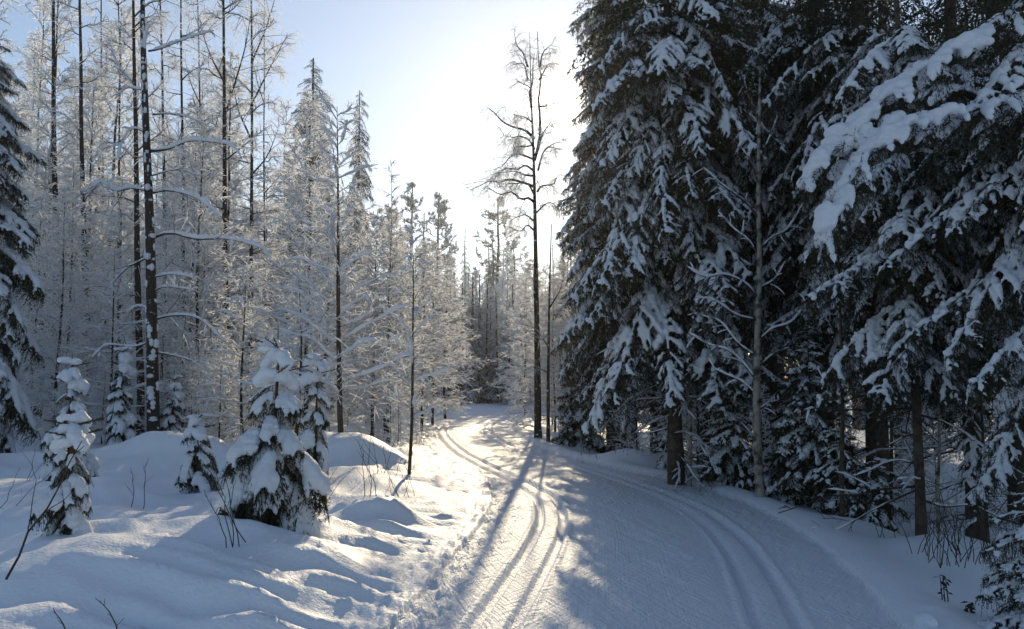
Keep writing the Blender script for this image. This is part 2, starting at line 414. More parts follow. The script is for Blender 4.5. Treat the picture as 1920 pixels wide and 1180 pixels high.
def bough_paths(rng, L, droop, nb, wid, grav, n2, tip=.22):
    s = np.linspace(0, 1, 14)
    ax = np.stack([L * (s - .12 * s * s), L * .05 * np.sin(s * 4 + rng.uniform(0, 6)) * s, L * (.04 * s - droop * s ** 2 + tip * droop * 1.4 * s ** 4)], 1)[None]
    lf = lambda i, q: L * wid * (np.minimum(1, q / .3) * .65 + .35) * np.maximum(1.03 - q, 0) ** .65 * rng.uniform(.7, 1.2, len(q)) + .05
    bl, ll, _, sb = sprout(rng, ax, nb, lf, R(52), .1, .98, 5, .9, grav, .05, alt=True)
    tw = None
    if n2:
        lf2 = lambda i, q: np.minimum(.05 + .3 * ll[i], .15) * (1.1 - .6 * q) * rng.uniform(.7, 1.2, len(q))
        tw, _, _, _ = sprout(rng, bl, n2, lf2, R(50), .12, 1, 3, .55, grav * .9, 0, alt=True)
    return ax, bl, ll, tw, sb
def spruce_bough(seed, L, droop=.45, snow=1., nb=None, wid=.36, grav=-.55, n2=14, voxel=.013, heavy=0., bare=.25, needle=M_NEEDLE, tassel=.26, smooth=3, pillow=0., ns=1.):
    """one detailed branch along +X: (branch mesh, snow mesh)"""
    rng = np.random.default_rng(seed)
    nb = nb or int(L / .046)
    ax, bl, ll, tw, sb = bough_paths(rng, L, droop, nb, wid, grav, n2)
    mb = MB()
    tubes(mb, ax, np.linspace(.016, .004, 14)[None] * max(.6, L / 1.6), 5, 0)
    tubes(mb, bl, np.linspace(.006, .003, 5)[None], 3, 0)
    allp = repath(tw, 3)
    blades(mb, rng, allp, 9, .026 * ns, .0035 * ns, 1, .75)
    blades(mb, rng, bl, 26, .028 * ns, .004 * ns, 1, .8, .1)
    blades(mb, rng, bl, 12, .065 * ns, .004 * ns, 1, .6, .55)
    blades(mb, rng, ax, int(L * 90), .028 * ns, .004 * ns, 1, .8, .25)
    # hanging tassels below the branch
    hang, _, _, _ = sprout(rng, bl, 4, lambda i, q: np.minimum(.1 + .4 * ll[i], tassel) * rng.uniform(.5, 1.3, len(q)), R(75), .15, .95, 5, .5, -1.5)
    blades(mb, rng, hang, 26, .028 * ns, .004 * ns, 1, .5)
    hb, _, _, _ = sprout(rng, ax, int(L * 16), lambda i, q: tassel * (1.25 - q) * rng.uniform(.5, 1.3, len(q)), R(80), .1, .98, 6, .5, -1.6)
    blades(mb, rng, hb, 40, .03 * ns, .004 * ns, 1, .5)
    br = mb.mesh('branch', [M_BARK, needle])
    sn = MB()
    keep = rng.uniform(size=len(bl)) > bare
    r0 = .034 * snow
    if pillow:
        s_ = np.linspace(.22, 1.03, 9); pp = np.stack([np.interp(s_, np.linspace(0, 1, 14), ax[0, :, k]) for k in range(3)], 1)
        rad = pillow * (.35 + .65 * np.sin(np.pi * np.clip((s_ - .2) / .9, 0, 1)) ** .6) * rng.uniform(.85, 1.15, 9); rad[0] *= .1; rad[-1] *= .25
        pp[:, 2] += rad * .45; tubes(sn, pp[None], rad[None], 10, 0, .8)
    elif heavy: snow_tubes(sn, rng, ax, r0 * 1.25 + heavy * .06, 16, 8, .3, .5, a=.12, b=1.)
    else:
        for a_ in np.arange(.06, .98, .1):
            if rng.uniform() > .12: snow_tubes(sn, rng, ax, r0 * rng.uniform(.5, 1.5), 6, 7, .35, .6, a=a_, b=min(1, a_ + rng.uniform(.08, .16)))
    rr = r0 * rng.uniform(.5, 1.3, len(bl)) * np.clip(ll / .3, .5, 1.25)
    for a_, b_ in ((0, .45), (.0, .9), (.25, .75), (.45, .95)):
        k = keep & (rng.uniform(size=len(bl)) < (.9 if heavy else .42))
        if k.any(): snow_tubes(sn, rng, bl[k], rr[k] + heavy * .045 * np.clip(ll[k] / .3, .4, 1.2), 7, 6, .4, .55, a=a_, b=b_)
    if tw is not None:
        tk = np.repeat(keep, n2) & (rng.uniform(size=len(tw)) > .62)
        snow_tubes(sn, rng, tw[tk], r0 * .55 * rng.uniform(.7, 1.2, tk.sum()), 4, 5, .3, .5, b=.9)
    if heavy:
        k = 2 if pillow else int(4 * L / .5) + 3
        p, _ = lerp_path(ax, np.zeros(k, int), rng.uniform(.35, .92, k))
        for q in p:
            rad = heavy * rng.uniform(.07, .115)
            pth = np.array([q + [-rad * 1.1, rng.uniform(-.05, .05), rad * .35], q + [rad * 1.1, rng.uniform(-.05, .05), -rad * .35]])
            snow_tubes(sn, rng, pth[None], rad, 7, 8, .12, .5, blunt=.5)
    return br, remesh_snow(sn, 'snow', voxel, smooth)

BOUGH_L = [spruce_bough(10 + k, 2.0, .4 + .14 * k, [.85, 1.1, .7, .95, 1.2][k], nb=34, wid=[.3, .24, .27, .34, .22][k], voxel=.014, n2=10, bare=[.4, .25, .5, .4, .2][k], tassel=[.42, .5, .36, .4, .5][k]) for k in range(5)]         # long, hanging
BOUGH_M = [spruce_bough(20 + k, 1.4, .4 + .15 * k, .85 + .1 * k, n2=10, voxel=.013, bare=.3) for k in range(3)]
BOUGH_H = [spruce_bough(30 + k, 1.3, .55 + .15 * k, 1.2, nb=20, n2=8, wid=.32, heavy=.2, voxel=.017, bare=.5, tassel=.4, smooth=5, ns=1.3) for k in range(3)]  # loaded
BOUGH_S = [spruce_bough(40 + k, .75, .55 + .2 * k, 1.1, nb=13, n2=8, wid=.5, grav=-.7, heavy=.8, voxel=.018, bare=.45, tassel=.26, smooth=10, pillow=[.13, .1, .15, .115][k], ns=1.5) for k in range(4)]  # young tree, pillows
BOUGH_Y = [spruce_bough(50 + k, .8, .3 + .15 * k, 1., n2=9, wid=.45, grav=-.35, voxel=.012, bare=.3, tassel=.14) for k in range(2)]   # young tree, light snow

def coarse_bough(rng, L, droop, snowk=.75):
    ax, bl, ll, _, sb = bough_paths(rng, L, droop, max(8, int(L / .13)), .36, -.5, 0)
    w, s = MB(), MB()
    tubes(w, ax, np.linspace(.018, .005, 14)[None][:, ::1], 3, 0)
    hang, _, _, _ = sprout(rng, bl, 3, lambda i, q: .14 + .2 * ll[i], R(60), .1, 1, 3, .4, -.7)
    blades(w, rng, bl, 7, .095, .016, 1, .6)
    blades(w, rng, hang, 4, .1, .016, 1, .5)
    snow_tubes(s, rng, ax, .05, 6, 4, .4, .5, a=.1)
    k = rng.uniform(size=len(bl)) < snowk
    snow_tubes(s, rng, bl[k], .042 * rng.uniform(.7, 1.3, k.sum()), 4, 3, .4, .5, b=.95)
    return w, s
def rotm(az, tilt):
    ca, sa, ct, st = math.cos(az), math.sin(az), math.cos(tilt), math.sin(tilt)
    return np.array([[ca, -sa, 0], [sa, ca, 0], [0, 0, 1]]) @ np.array([[ct, 0, st], [0, 1, 0], [-st, 0, ct]])
def prof_spruce(t, p=.75): return np.maximum(1 - t, 0.02) ** p
def trunk_path(rng, h, n=14, wob=.012, lean=(0, 0)):
    u = np.linspace(0, 1, n)
    w = np.cumsum(rng.normal(size=(n, 2)) * wob * h / math.sqrt(n), 0); w -= w[0]
    return np.column_stack([w[:, 0] * .5 + lean[0] * h * u, w[:, 1] * .5 + lean[1] * h * u, h * u])
def coarse_spruce(seed, h, crown0, rmax, gap=.42, per=6, needle=M_NEEDLE, power=.75, snowk=.75):
    """(trunk, foliage, snow) meshes of a whole middle-distance spruce"""
    rng = np.random.default_rng(seed)
    t, w, s = MB(), MB(), MB()
    P = trunk_path(rng, h); tubes(t, P[None], (np.linspace(1, .06, 14) * .012 * h + .02)[None], 8)
    bank = [coarse_bough(rng, 2.0, .3 + .14 * k, snowk) for k in range(5)]
    z = crown0
    while z < h * .985:
        q = (z - crown0) / (h - crown0); r = rmax * prof_spruce(q, power) * min(1, .55 + q * 4)
        for k in range(per if q < .8 else per - 2):
            az = rng.uniform(0, 6.28); l = r * rng.uniform(.6, 1.15)
            b = bank[rng.integers(5)]; M = rotm(az, R(rng.uniform(-8, 14) + 14 * (1 - q) - 22 * max(0, q - .6)))
            c = [np.interp(z, P[:, 2], P[:, 0]), np.interp(z, P[:, 2], P[:, 1]), z + rng.uniform(-.2, .2)]
            w.append(b[0], M, c, max(l / 2, .12)); s.append(b[1], M, c, max(l / 2, .12))
        z += gap * (1.15 - .5 * q)
    return t.mesh('trunk', [M_BARK]), w.mesh('foliage', [M_BARK, needle]), s.mesh('snow', [M_SNOW])
def coarse_pine(seed, h, crown0, rmax):
    rng = np.random.default_rng(seed)
    t, w, s = MB(), MB(), MB()
    P = trunk_path(rng, h, wob=.02); tubes(t, P[None], (np.linspace(1, .15, 14) * .011 * h + .02)[None], 8)
    n = 46
    zz = np.sort(rng.uniform(0, 1, n)); az = rng.uniform(0, 6.28, n); el = R(10) + zz * R(45)
    L = rmax * np.sqrt(np.maximum(1.02 - zz ** 1.6, .05)) * rng.uniform(.6, 1.1, n)
    u = np.linspace(0, 1, 5)[None, :, None]
    p0 = np.stack([np.interp(crown0 + zz * (h - crown0) * .97, P[:, 2], P[:, k]) for k in range(3)], 1)
    d = np.stack([np.cos(az) * np.cos(el), np.sin(az) * np.cos(el), np.sin(el)], 1)
    Q = p0[:, None] + d[:, None] * L[:, None, None] * u; Q[:, :, 2] += -.12 * L[:, None] * np.sin(u[:, :, 0] * 3.1)
    tubes(w, Q, np.linspace(.03, .01, 5)[None], 4, 0)
    B, lb, _, _ = sprout(rng, Q, 7, lambda i, q: .3 * L[i] * rng.uniform(.5, 1.1, len(q)), R(45), .35, 1, 4, .3, .1)
    tubes(w, B, .008, 3, 0)
    T, _, _, _ = sprout(rng, B, 4, lambda i, q: np.full(len(q), .2), R(40), .4, 1, 3, 0, .1)
    blades(w, rng, T, 22, .1, .011, 1, .8)
    blades(w, rng, B, 18, .1, .011, 1, .8, .4)
    snow_tubes(s, rng, B, .05 * rng.uniform(.4, 1.2, len(B)), 5, 5, .4, .6, a=.2)
    snow_tubes(s, rng, T[::3], .045, 3, 4, .4, .6)
    return t.mesh('trunk', [M_BARK]), w.mesh('foliage', [M_BARK, M_NEEDLE_F]), s.mesh('snow', [M_SNOW])

def frost_tree(seed, h, crown0, nprim, lmax, el, n2=9, n3=6, prof=lambda q: (1 - q) ** .8 * np.minimum(1, .5 + 2 * q), r0=None, twig=.0045, lean=(0, 0), curve=.1, grav=-.05, bark=M_BARK_S, snowy=.5, P=None, l3=.3):
    """hoarfrosted broadleaf tree: (trunk, branches, twigs, snow) meshes"""
    rng = np.random.default_rng(seed)
    t, b, f, s = MB(), MB(), MB(), MB()
    if P is None: P = trunk_path(rng, h, 16, .014, lean)
    n = len(P); r0 = r0 or .009 * h + .015
    tubes(t, P[None], (np.linspace(1, .08, n) ** .9 * r0)[None], 8)
    q = np.sort((np.arange(nprim) + rng.uniform(0, 1, nprim)) / nprim); zz = crown0 + q * (1 - crown0) * .99
    p0, tt = lerp_path(P[None], np.zeros(nprim, int), zz)
    az = np.arange(nprim) * 2.4 + rng.uniform(-.6, .6, nprim); e = R(el) + R(22) * q + rng.normal(size=nprim) * R(8)
    L = lmax * prof(q) * rng.uniform(.65, 1.15, nprim) + .15
    d = np.stack([np.cos(az) * np.cos(e), np.sin(az) * np.cos(e), np.sin(e)], 1)
    u = np.linspace(0, 1, 6)[None, :, None]
    Q = p0[:, None] + d[:, None] * L[:, None, None] * u; Q[:, :, 2] -= curve * L[:, None] * u[:, :, 0] ** 2
    Q[:, 1:] += np.cumsum(rng.normal(size=(nprim, 5, 3)) * .035, 1) * L[:, None, None]
    tubes(b, Q, np.linspace(1, .3, 6)[None] * (.006 + .007 * L[:, None]), 4, 0)
    A, la, _, _ = sprout(rng, Q, n2, lambda i, k: L[i] * .42 * (1.15 - .75 * k) * rng.uniform(.6, 1.2, len(k)) + .08, R(48), .12, 1, 4, .55, grav, .08)
    tubes(b, A, np.linspace(1.1, .6, 4)[None] * twig * .8, 3, 0)
    ribbons(f, rng, A, np.linspace(.7, 1.1, 4)[None] * twig)
    if n3:
        T, lt, _, _ = sprout(rng, A, n3, lambda i, k: la[i] * l3 * (1.2 - .5 * k) * rng.uniform(.6, 1.3, len(k)) + .06, R(45), .1, 1, 3, .35, grav * 1.5, .06)
        ribbons(f, rng, T, np.array([[.8, 1.1, .5]]) * twig)
    if snowy:
        k = rng.uniform(size=nprim) < snowy
        snow_tubes(s, rng, Q[k], (.014 + .014 * L[k]) * rng.uniform(.7, 1.3, k.sum()), 9, 5, .45, .6, a=.05)
        k = rng.uniform(size=len(A)) < snowy * .5
        snow_tubes(s, rng, A[k], .013 * rng.uniform(.6, 1.5, k.sum()), 4, 4, .4, .5)
    return (t.mesh('trunk', [bark]), b.mesh('branches', [M_TWIG_F]), f.mesh('twigs', [M_FROST]), s.mesh('snow', [M_SNOW]))

# banks of whole trees, shared by the copies
SPRUCE_BANK = [coarse_spruce(100 + k, 17., 3.4 if k % 2 else 1.8, 1.9 + .2 * k) for k in range(3)]
SPRUCE_BANK.append(SPRUCE_BANK[0])
DARK_BANK = [coarse_spruce(130 + k, 12., 1.2, 1.8 + .2 * k, snowk=.3) for k in range(2)]
DENSE_CONIFER = coarse_spruce(137, 12., 3., 1.7, .3, 8, power=.42, snowk=.35)
PINE_BANK = [coarse_pine(120 + k, 15., 7.5, 2.0) for k in range(2)]
FROST_BANK = [frost_tree(140 + k, 9., [.05, .09, .04, .11][k], 72, 1.9 + .12 * k, [12, 20, 8, 28][k], 9, 8, twig=.0095, r0=.06) for k in range(4)]          # bushy, wide
POLE_BANK = [frost_tree(160 + k, 13., .22, 56, 1.6, 34, 8, 7, twig=.0095, prof=lambda q: .45 + .55 * np.sin(np.minimum(q * 1.3 + .25, 1) * 3.1), r0=.075, snowy=.35, grav=-.12) for k in range(3)]   # tall slim birches
LOW_BANK = [coarse_spruce(110 + k, 8., .3, 1.5, .34, 6) for k in range(2)]
THICKET_BANK = [frost_tree(180 + k, 5., .04, 54, 1.3, 18, 7, 4, snowy=1., twig=.009, r0=.035) for k in range(3)]

FRAME_COUNT = {}
def put(meshes, names, label, cat, loc, rz, sc, group=None, root='tree'):
    o = thing(root, label, cat, loc, rz, sc, group)
    for m, nm in zip(meshes, names):
        if len(m.polygons):
            link(nm, m, o, kind='stuff' if nm in ('foliage', 'twigs', 'snow', 'branches') else None)
    return o
N_SPR = ('trunk', 'foliage', 'snow'); N_FRO = ('trunk', 'branches', 'twigs', 'snow')

# ------------------------------------------------------------------ detailed spruces, every branch a part
def hero_spruce(label, loc, h, crown0, rmax, seed, bank, tr, zmax, gap=.34, per=5, power=.7, tilt0=10, azc=None, group=None, root='spruce_tree', dead=0, low=.7, lean=(0, 0), bark=M_BARK, top=None):
    rng = np.random.default_rng(seed)
    o = thing(root, label, 'spruce tree', loc, 0, 1, group)
    P = trunk_path(rng, h, 16, .006, lean); t = MB()
    rad = np.linspace(1, .05, 16) * tr; rad[0] *= 1.25
    tubes(t, P[None], rad[None], 12); link('trunk', t.mesh('trunk', [bark]), o)
    z, n = crown0, 0
    while z < min(zmax, h * .99):
        q = (z - crown0) / (h - crown0); r = rmax * prof_spruce(q, power) * min(1, low + q * 5)
        a0 = rng.uniform(0, 6.28)
        for k in range(per):
            az = a0 + k * 6.283 / per + rng.uniform(-.4, .4)
            if azc is not None and math.cos(az - azc[0]) < azc[1]: continue
            l = r * rng.uniform(.7, 1.2)
            br, sn = bank[rng.integers(len(bank))]
            L0 = max(v.co.x for v in br.vertices) if br.name not in FRAME_COUNT else FRAME_COUNT[br.name]
            FRAME_COUNT[br.name] = L0
            s = l / L0; zz = z + rng.uniform(-.5, .5) * gap
            c = [np.interp(zz, P[:, 2], P[:, j]) for j in range(2)]
            b = link('branch', br, o, (c[0], c[1], zz), (rng.uniform(-.25, .25), R(tilt0 * (1 - q) - 28 * max(0, q - .55) + rng.uniform(-9, 9)), az), (s, s * rng.uniform(.85, 1.15), s * rng.uniform(.85, 1.2)))
            link('snow', sn, b); n += 1
        z += gap * (1.1 - .45 * q)
    if top: # crown above the picture, joined
        ms = SPRUCE_BANK[seed % 4]
        k = (h - zmax + .6) / 13.4
        link('treetop', ms[1], o, (0, 0, h - 17 * k), (0, 0, seed), (top * 1.2, top * 1.2, k), 'stuff')
    if dead:
        zz = rng.uniform(.12, .95, dead) * crown0; az = rng.uniform(0, 6.28, dead); L = rng.uniform(.5, 1.5, dead)
        d = np.stack([np.cos(az), np.sin(az), rng.uniform(-.35, .15, dead)], 1)
        u = np.linspace(0, 1, 5)[None, :, None]
        p0 = np.stack([np.interp(zz, P[:, 2], P[:, j]) for j in range(3)], 1)
        Q = p0[:, None] + d[:, None] * L[:, None, None] * u; Q[:, :, 2] -= .22 * L[:, None] * u[:, :, 0] ** 2
        Q[:, 1:] += np.cumsum(rng.normal(size=(dead, 4, 3)) * .05, 1) * L[:, None, None]
        A, la, _, _ = sprout(rng, Q, 6, lambda i, q: .4 * L[i] * (1.1 - q), R(50), .2, 1, 4, .6, -.1, .1)
        T, _, _, _ = sprout(rng, A, 3, lambda i, q: .4 * la[i] + .05, R(45), .2, 1, 3, .3, -.1, .1)
        mb, sn = MB(), MB()
        tubes(mb, Q, np.linspace(.013, .005, 5)[None], 4, 0); tubes(mb, A, .004, 3, 0); tubes(mb, T, .0026, 3, 0)
        dd = link('dead_branches', mb.mesh('dead_branches', [M_TWIG]), o, kind='stuff')
        k = rng.uniform(size=len(Q)) > .3
        snow_tubes(sn, rng, Q[k], .015, 9, 5, .6, .6, a=.1)
        k = rng.uniform(size=len(A)) > .45
        snow_tubes(sn, rng, A[k], .014, 5, 4, .4, .6)
        link('snow', sn.mesh('snow', [M_SNOW]), dd, kind='stuff')
    return o
def limb_tree(root, label, cat, stem_px, Y, r0, limbs, seed, bark, snow_r=.0, n2=5, n3=5, twig=.004, twig_mat=None, depth=.5, group=None, tail=0, r_limb=.022, sub=.35, dy=None, grav=-.1, kink=.1, snow_sub=.4, extra=None, dark=None):
    """a tree drawn from its own limbs: limb = (list of (px, py), snow factor)"""
    rng = np.random.default_rng(seed)
    pts = [at(x, y, Y) for x, y in stem_px]
    base = pts[0].copy(); base[2] = H(base[0], base[1]) - .08; pts[0] = base
    P = resamp(pts, 26)
    o = thing(root, label, cat, base, 0, 1, group)
    t = MB(); rad = np.linspace(1, .22 if tail == 0 else tail, 26) * r0; rad[0] *= 1.2
    tubes(t, (P - base)[None], rad[None], 12); link('trunk', t.mesh('trunk', [bark]), o)
    f = MB(); fs = MB(); Qs = []
    for k, (pl, sf) in enumerate(limbs):
        sl = rng.uniform(-depth, depth)
        pl = [pl[0]] + [(x + rng.normal() * 2.2, y + rng.normal() * 3.2) for x, y in pl[1:]]
        lp = [at(x, y, Y + sl * .012 * Y * math.hypot(x - pl[0][0], y - pl[0][1]) / 20) for x, y in pl]
        Q = resamp(lp, 12) - base
        ln = np.linalg.norm(np.diff(Q, axis=0), axis=1).sum()
        mb = MB(); tubes(mb, Q[None], (np.linspace(1, .2, 12) * min(r_limb * (.5 + .35 * ln), r0 * .48))[None], 6)
        b = link('branch', mb.mesh('branch', [bark if r_limb > .03 else M_TWIG]), o)
        if sf and snow_r:
            sn = MB(); snow_tubes(sn, rng, Q[None], snow_r * sf, max(14, int(ln / .05)), 10, .32, .75, a=.04, blunt=.5)
            kids, _, _, _ = sprout(rng, Q[None], int(3 + ln * 5), lambda i, q: rng.uniform(.08, .3, len(q)), R(60), .2, 1, 4, .3, -.25, .1)
            kk = rng.uniform(size=len(kids)) < snow_sub
            snow_tubes(sn, rng, kids[kk], snow_r * sf * .6 * rng.uniform(.6, 1.2, kk.sum()), 6, 8, .3, .6)
            tubes(f, kids, .004, 3, 0)
            link('snow', sn.mesh('snow', [M_SNOW]), b)
        Qs.append((Q, ln))
    if Qs and n2:
        QQ = np.array([q for q, _ in Qs]); LL = np.array([l for _, l in Qs])
        A, la, _, _ = sprout(rng, QQ, n2, lambda i, q: np.minimum(LL[i] * sub, 1.0) * (1.15 - .7 * q) * rng.uniform(.5, 1.2, len(q)) + .06, R(50), .12, 1, 6, .35, grav, kink)
        tubes(f, A, np.linspace(1, .5, 6)[None] * twig * 2, 3, 0)
        T, lt, _, _ = sprout(rng, A, n3, lambda i, q: la[i] * .45 * rng.uniform(.5, 1.2, len(q)) + .05, R(45), .1, 1, 4, .2, grav * 2, .12)
        (tubes(f, T, np.linspace(1, .5, 4)[None] * twig, 3, 0) if twig_mat is None else ribbons(fs, rng, T, np.linspace(1.2, .6, 4)[None] * twig))
        if extra:
            E, _, _, _ = sprout(rng, T, extra, lambda i, q: lt[i] * .5 + .06, R(40), .1, 1, 3, .1, grav * 3, .1)
            (ribbons(fs, rng, E, twig * .9) if twig_mat else tubes(f, E, twig * .7, 3, 0))
    if f.n: link('twigs', f.mesh('twigs', [dark or M_TWIG]), o, kind='stuff')
    if fs.n: link('frosted_twigs', fs.mesh('frosted_twigs', [twig_mat]), o, kind='stuff')
    return o, P, rng
def trunk_snow(o, P, base, r0, n, seed, side=None):
    """wind-plastered snow patches on a trunk"""
    rng = np.random.default_rng(seed); mb = MB()
    for _ in range(n):
        s = rng.uniform(0.02, .97); p, t = lerp_path(P[None], np.zeros(1, int), np.array([s])); p = p[0] - base
        a = rng.uniform(-2.8, .2); r = r0 * (1 - .78 * s)
        c = p + np.array([math.cos(a), math.sin(a), 0]) * r * .9
        h = rng.uniform(.03, .11); w = rng.uniform(.3, .75) * r
        pth = np.array([c + [0, 0, -h], c, c + [0, 0, h]])
        snow_tubes(mb, rng, pth[None], w, 6, 7, .3, 0, blunt=.7)
    link('snow_patches', mb.mesh('snow_patches', [M_SNOW]), o, kind='stuff')

# ------------------------------------------------------------------ right: the wall of spruces
rngS = np.random.default_rng(7)
EVERG = 'snow-laden spruces on the right of the trail'
hero_spruce('tall snow-laden spruce at the bend whose outer boughs cut across the low sun', spot(1180, 19.5), 19, 2.0, 2.05, 201, BOUGH_L, .2, 11.9, .3, 8, .5, 14, dead=20, top=.8, group=EVERG)
hero_spruce('snow-laden spruce on a thick bare brown trunk beside the thin yellowish stem', spot(1264, 12.9), 18, 2.5, 2.1, 202, BOUGH_L, .118, 8.2, .30, 7, .4, 20, dead=34, top=.8, group=EVERG)
hero_spruce('snow-laden spruce whose thick straight trunk shows behind the pale birch', spot(1366, 17.), 19, 4.5, 2.3, 203, BOUGH_L, .21, 10.6, .34, 7, .45, 15, dead=34, top=.8, group=EVERG)
hero_spruce('dark spruce trunk with snowy boughs just right of the pale birch', spot(1452, 19.5), 19, 5.0, 2.4, 204, BOUGH_L, .21, 11.6, .36, 7, .45, 15, dead=34, top=.8, group=EVERG)
hero_spruce('snow-laden spruce on a dark trunk behind the cluster of young spruces', spot(1636, 12.4), 19, 3.4, 2.2, 205, BOUGH_L, .17, 8., .32, 7, .4, 18, dead=34, top=.8, group=EVERG)
hero_spruce('slim near spruce with long drooping snowy branches over a thin dark trunk', spot(1712, 8.6), 12, 2.0, 1.35, 206, BOUGH_M, .052, 5.8, .36, 5, .5, 22, dead=9, group=EVERG)
hero_spruce('spruce with sparse drooping snowy branches left of the leaning stems', spot(1815, 9.6), 14, 2.5, 1.8, 207, BOUGH_L, .11, 6.4, .36, 5, .5, 20, dead=24, top=.7, group=EVERG)
hero_spruce('nearest spruce with snow-loaded boughs reaching in at the right edge', spot(2030, 7.2), 14, 2.3, 1.75, 208, BOUGH_L, .14, 5.4, .34, 6, .4, 20, azc=(math.pi, -.6), top=.7, group=EVERG)
hero_spruce('large spruce filling the upper right above the young spruces', spot(1545, 14.8), 19, 4.2, 2.3, 209, BOUGH_L, .17, 9.4, .34, 7, .45, 16, dead=30, top=.8, group=EVERG)
hero_spruce('large dark spruce behind the leaning stems at the right edge', spot(1900, 13.), 18, 3.2, 2.4, 210, BOUGH_L, .17, 8.4, .34, 7, .4, 18, dead=30, top=.8, group=EVERG)

# young spruces at the edge of the forest
YS = 'young snowy spruces under the right-hand forest'
for k, (px, Y, h, r, lab) in enumerate([(1372, 12.4, 2.0, .8, 'low spreading young spruce with drooping snowy boughs left of the pale birch foot'),
        (1515, 11.0, 2.6, .95, 'taller young spruce full of snow clumps right of the pale birch'),
        (1570, 10.2, 1.5, .65, 'small young spruce with snowy fans in front of the thin dark stem'),
        (1636, 9.9, 1.05, .55, 'small round young spruce at the foot of the dark trunk'),
        (1478, 13.6, 2.4, .8, 'dim young spruce half hidden between pale birch and taller young spruce'),
        (1250, 15.5, 1.3, .5, 'tiny snowy spruce shrub left of the thick bare brown trunk'),
        (1088, 21.5, 3.2, 1.1, 'snowy young spruce hanging low at the foot of the bend spruce')]):
    hero_spruce(lab, spot(px, Y), h, .12, r, 230 + k, BOUGH_Y, .03, h, .2, 5, .7, 22, group=YS, root='young_spruce')
hero_spruce('small spruce in the bottom right corner with bare needle tips and snow pads', spot(1905, 5.35), 1.05, .1, .5, 240, BOUGH_Y, .018, 1.2, .15, 5, .6, 12, group=YS, root='young_spruce')

# ------------------------------------------------------------------ left: snow-buried young spruces in the open
OPEN = 'snow-buried young spruces in the open on the left'
def pillow_tree(label, px, py, h, r, seed, bank=BOUGH_S, gap=.2, per=5, caps=True, leader=.5, low=.9, Y=None):
    p = foot(px, py) if Y is None else spot(px, Y)
    p[2] -= .06
    o = hero_spruce(label, p, h, .14 * h ** .5, r, seed, bank, .022 + .012 * h, h * .9, gap, per, .55, 28, group=OPEN, root='young_spruce', low=low)
    rng = np.random.default_rng(seed + 1000)
    mb = MB(); tubes(mb, np.array([[[0, 0, h * .8], [.01, 0, h], [.0, .01, h + leader * .5], [0, 0, h + leader]]]), np.array([[.014, .01, .007, .003]]), 5)
    for z in (h * .95, h + leader * .45):
        a = rng.uniform(0, 6.28, 4); d = np.stack([np.cos(a), np.sin(a), np.full(4, .25)], 1)
        Q = np.array([0, 0, z]) + d[:, None] * np.linspace(0, .22 * min(h, 2) ** .5, 4)[None, :, None]
        tubes(mb, Q, np.array([[.006, .005, .004, .003]]), 4)
        blades(mb, rng, Q, 60, .025, .003, 1, .8)
    link('leader', mb.mesh('leader', [M_BARK, M_NEEDLE]), o)
    for z, rad, w in ((h * .9, .1, .17), (h * 1.02, .075, .13), (h + leader * .45, .05, .15)):
        for k in range(3 if rad > .06 else 2):
            sn = MB(); a = rng.uniform(0, 6.28); d = np.array([math.cos(a), math.sin(a), 0])
            c = np.array([0, 0, z + rng.uniform(-.04, .06)]); g = min(1.15, .45 + .35 * h)
            pth = np.array([c - d * .03 * g, c + d * w * .6 * g + [0, 0, .02], c + d * w * 1.25 * g - [0, 0, .09 * g * (rad > .06)]])
            snow_tubes(sn, rng, pth[None], rad * g * rng.uniform(.75, 1.1), 9, 9, .15, .35, blunt=.55, flat=.75)
            link('snow_cap', remesh_snow(sn, 'snow_cap', .014), o)
    return o
pillow_tree('largest snow-buried young spruce with big pillows and a capped leader shoot', 512, 985, 1.4, .78, 301, leader=.34, gap=.27, per=5)
pillow_tree('snow-buried young spruce with round lumps left of the tall dark trunk', 124, 905, 1.45, .62, 302, gap=.24, per=4, leader=.32)
pillow_tree('knee-high snow-covered spruce stump of snow below the lumpy young spruce', 128, 990, .75, .33, 303, gap=.16, per=5, leader=.1)
pillow_tree('small twin-lump snow-buried spruce just right of the tall dark trunk', 368, 912, .78, .46, 304, gap=.18, per=5, leader=.2)
pillow_tree('slim snow-wrapped young spruce behind, left of the largest snow-buried one', 417, 842, 1.5, .42, 305, gap=.24, per=5, leader=.3)
pillow_tree('snow-wrapped young spruce peeping out behind the right side of the largest one', 590, 905, 1.6, .48, 306, gap=.26, per=4, leader=.2)
pillow_tree('frosty young spruce behind the lumpy one at the forest edge', 222, 850, 1.9, .55, 307, gap=.24, per=5, leader=.4)
pillow_tree('small snow-clad spruce right behind the foot of the tall dark trunk', 322, 840, 1.3, .5, 308, gap=.2, per=5, leader=.4)
hero_spruce('big snow-loaded spruce at the left edge with sagging white boughs', spot(-48, 15.4), 8.4, .5, 1.75, 310, BOUGH_H, .14, 8.6, .42, 6, .5, 30, root='spruce_tree', low=.9)

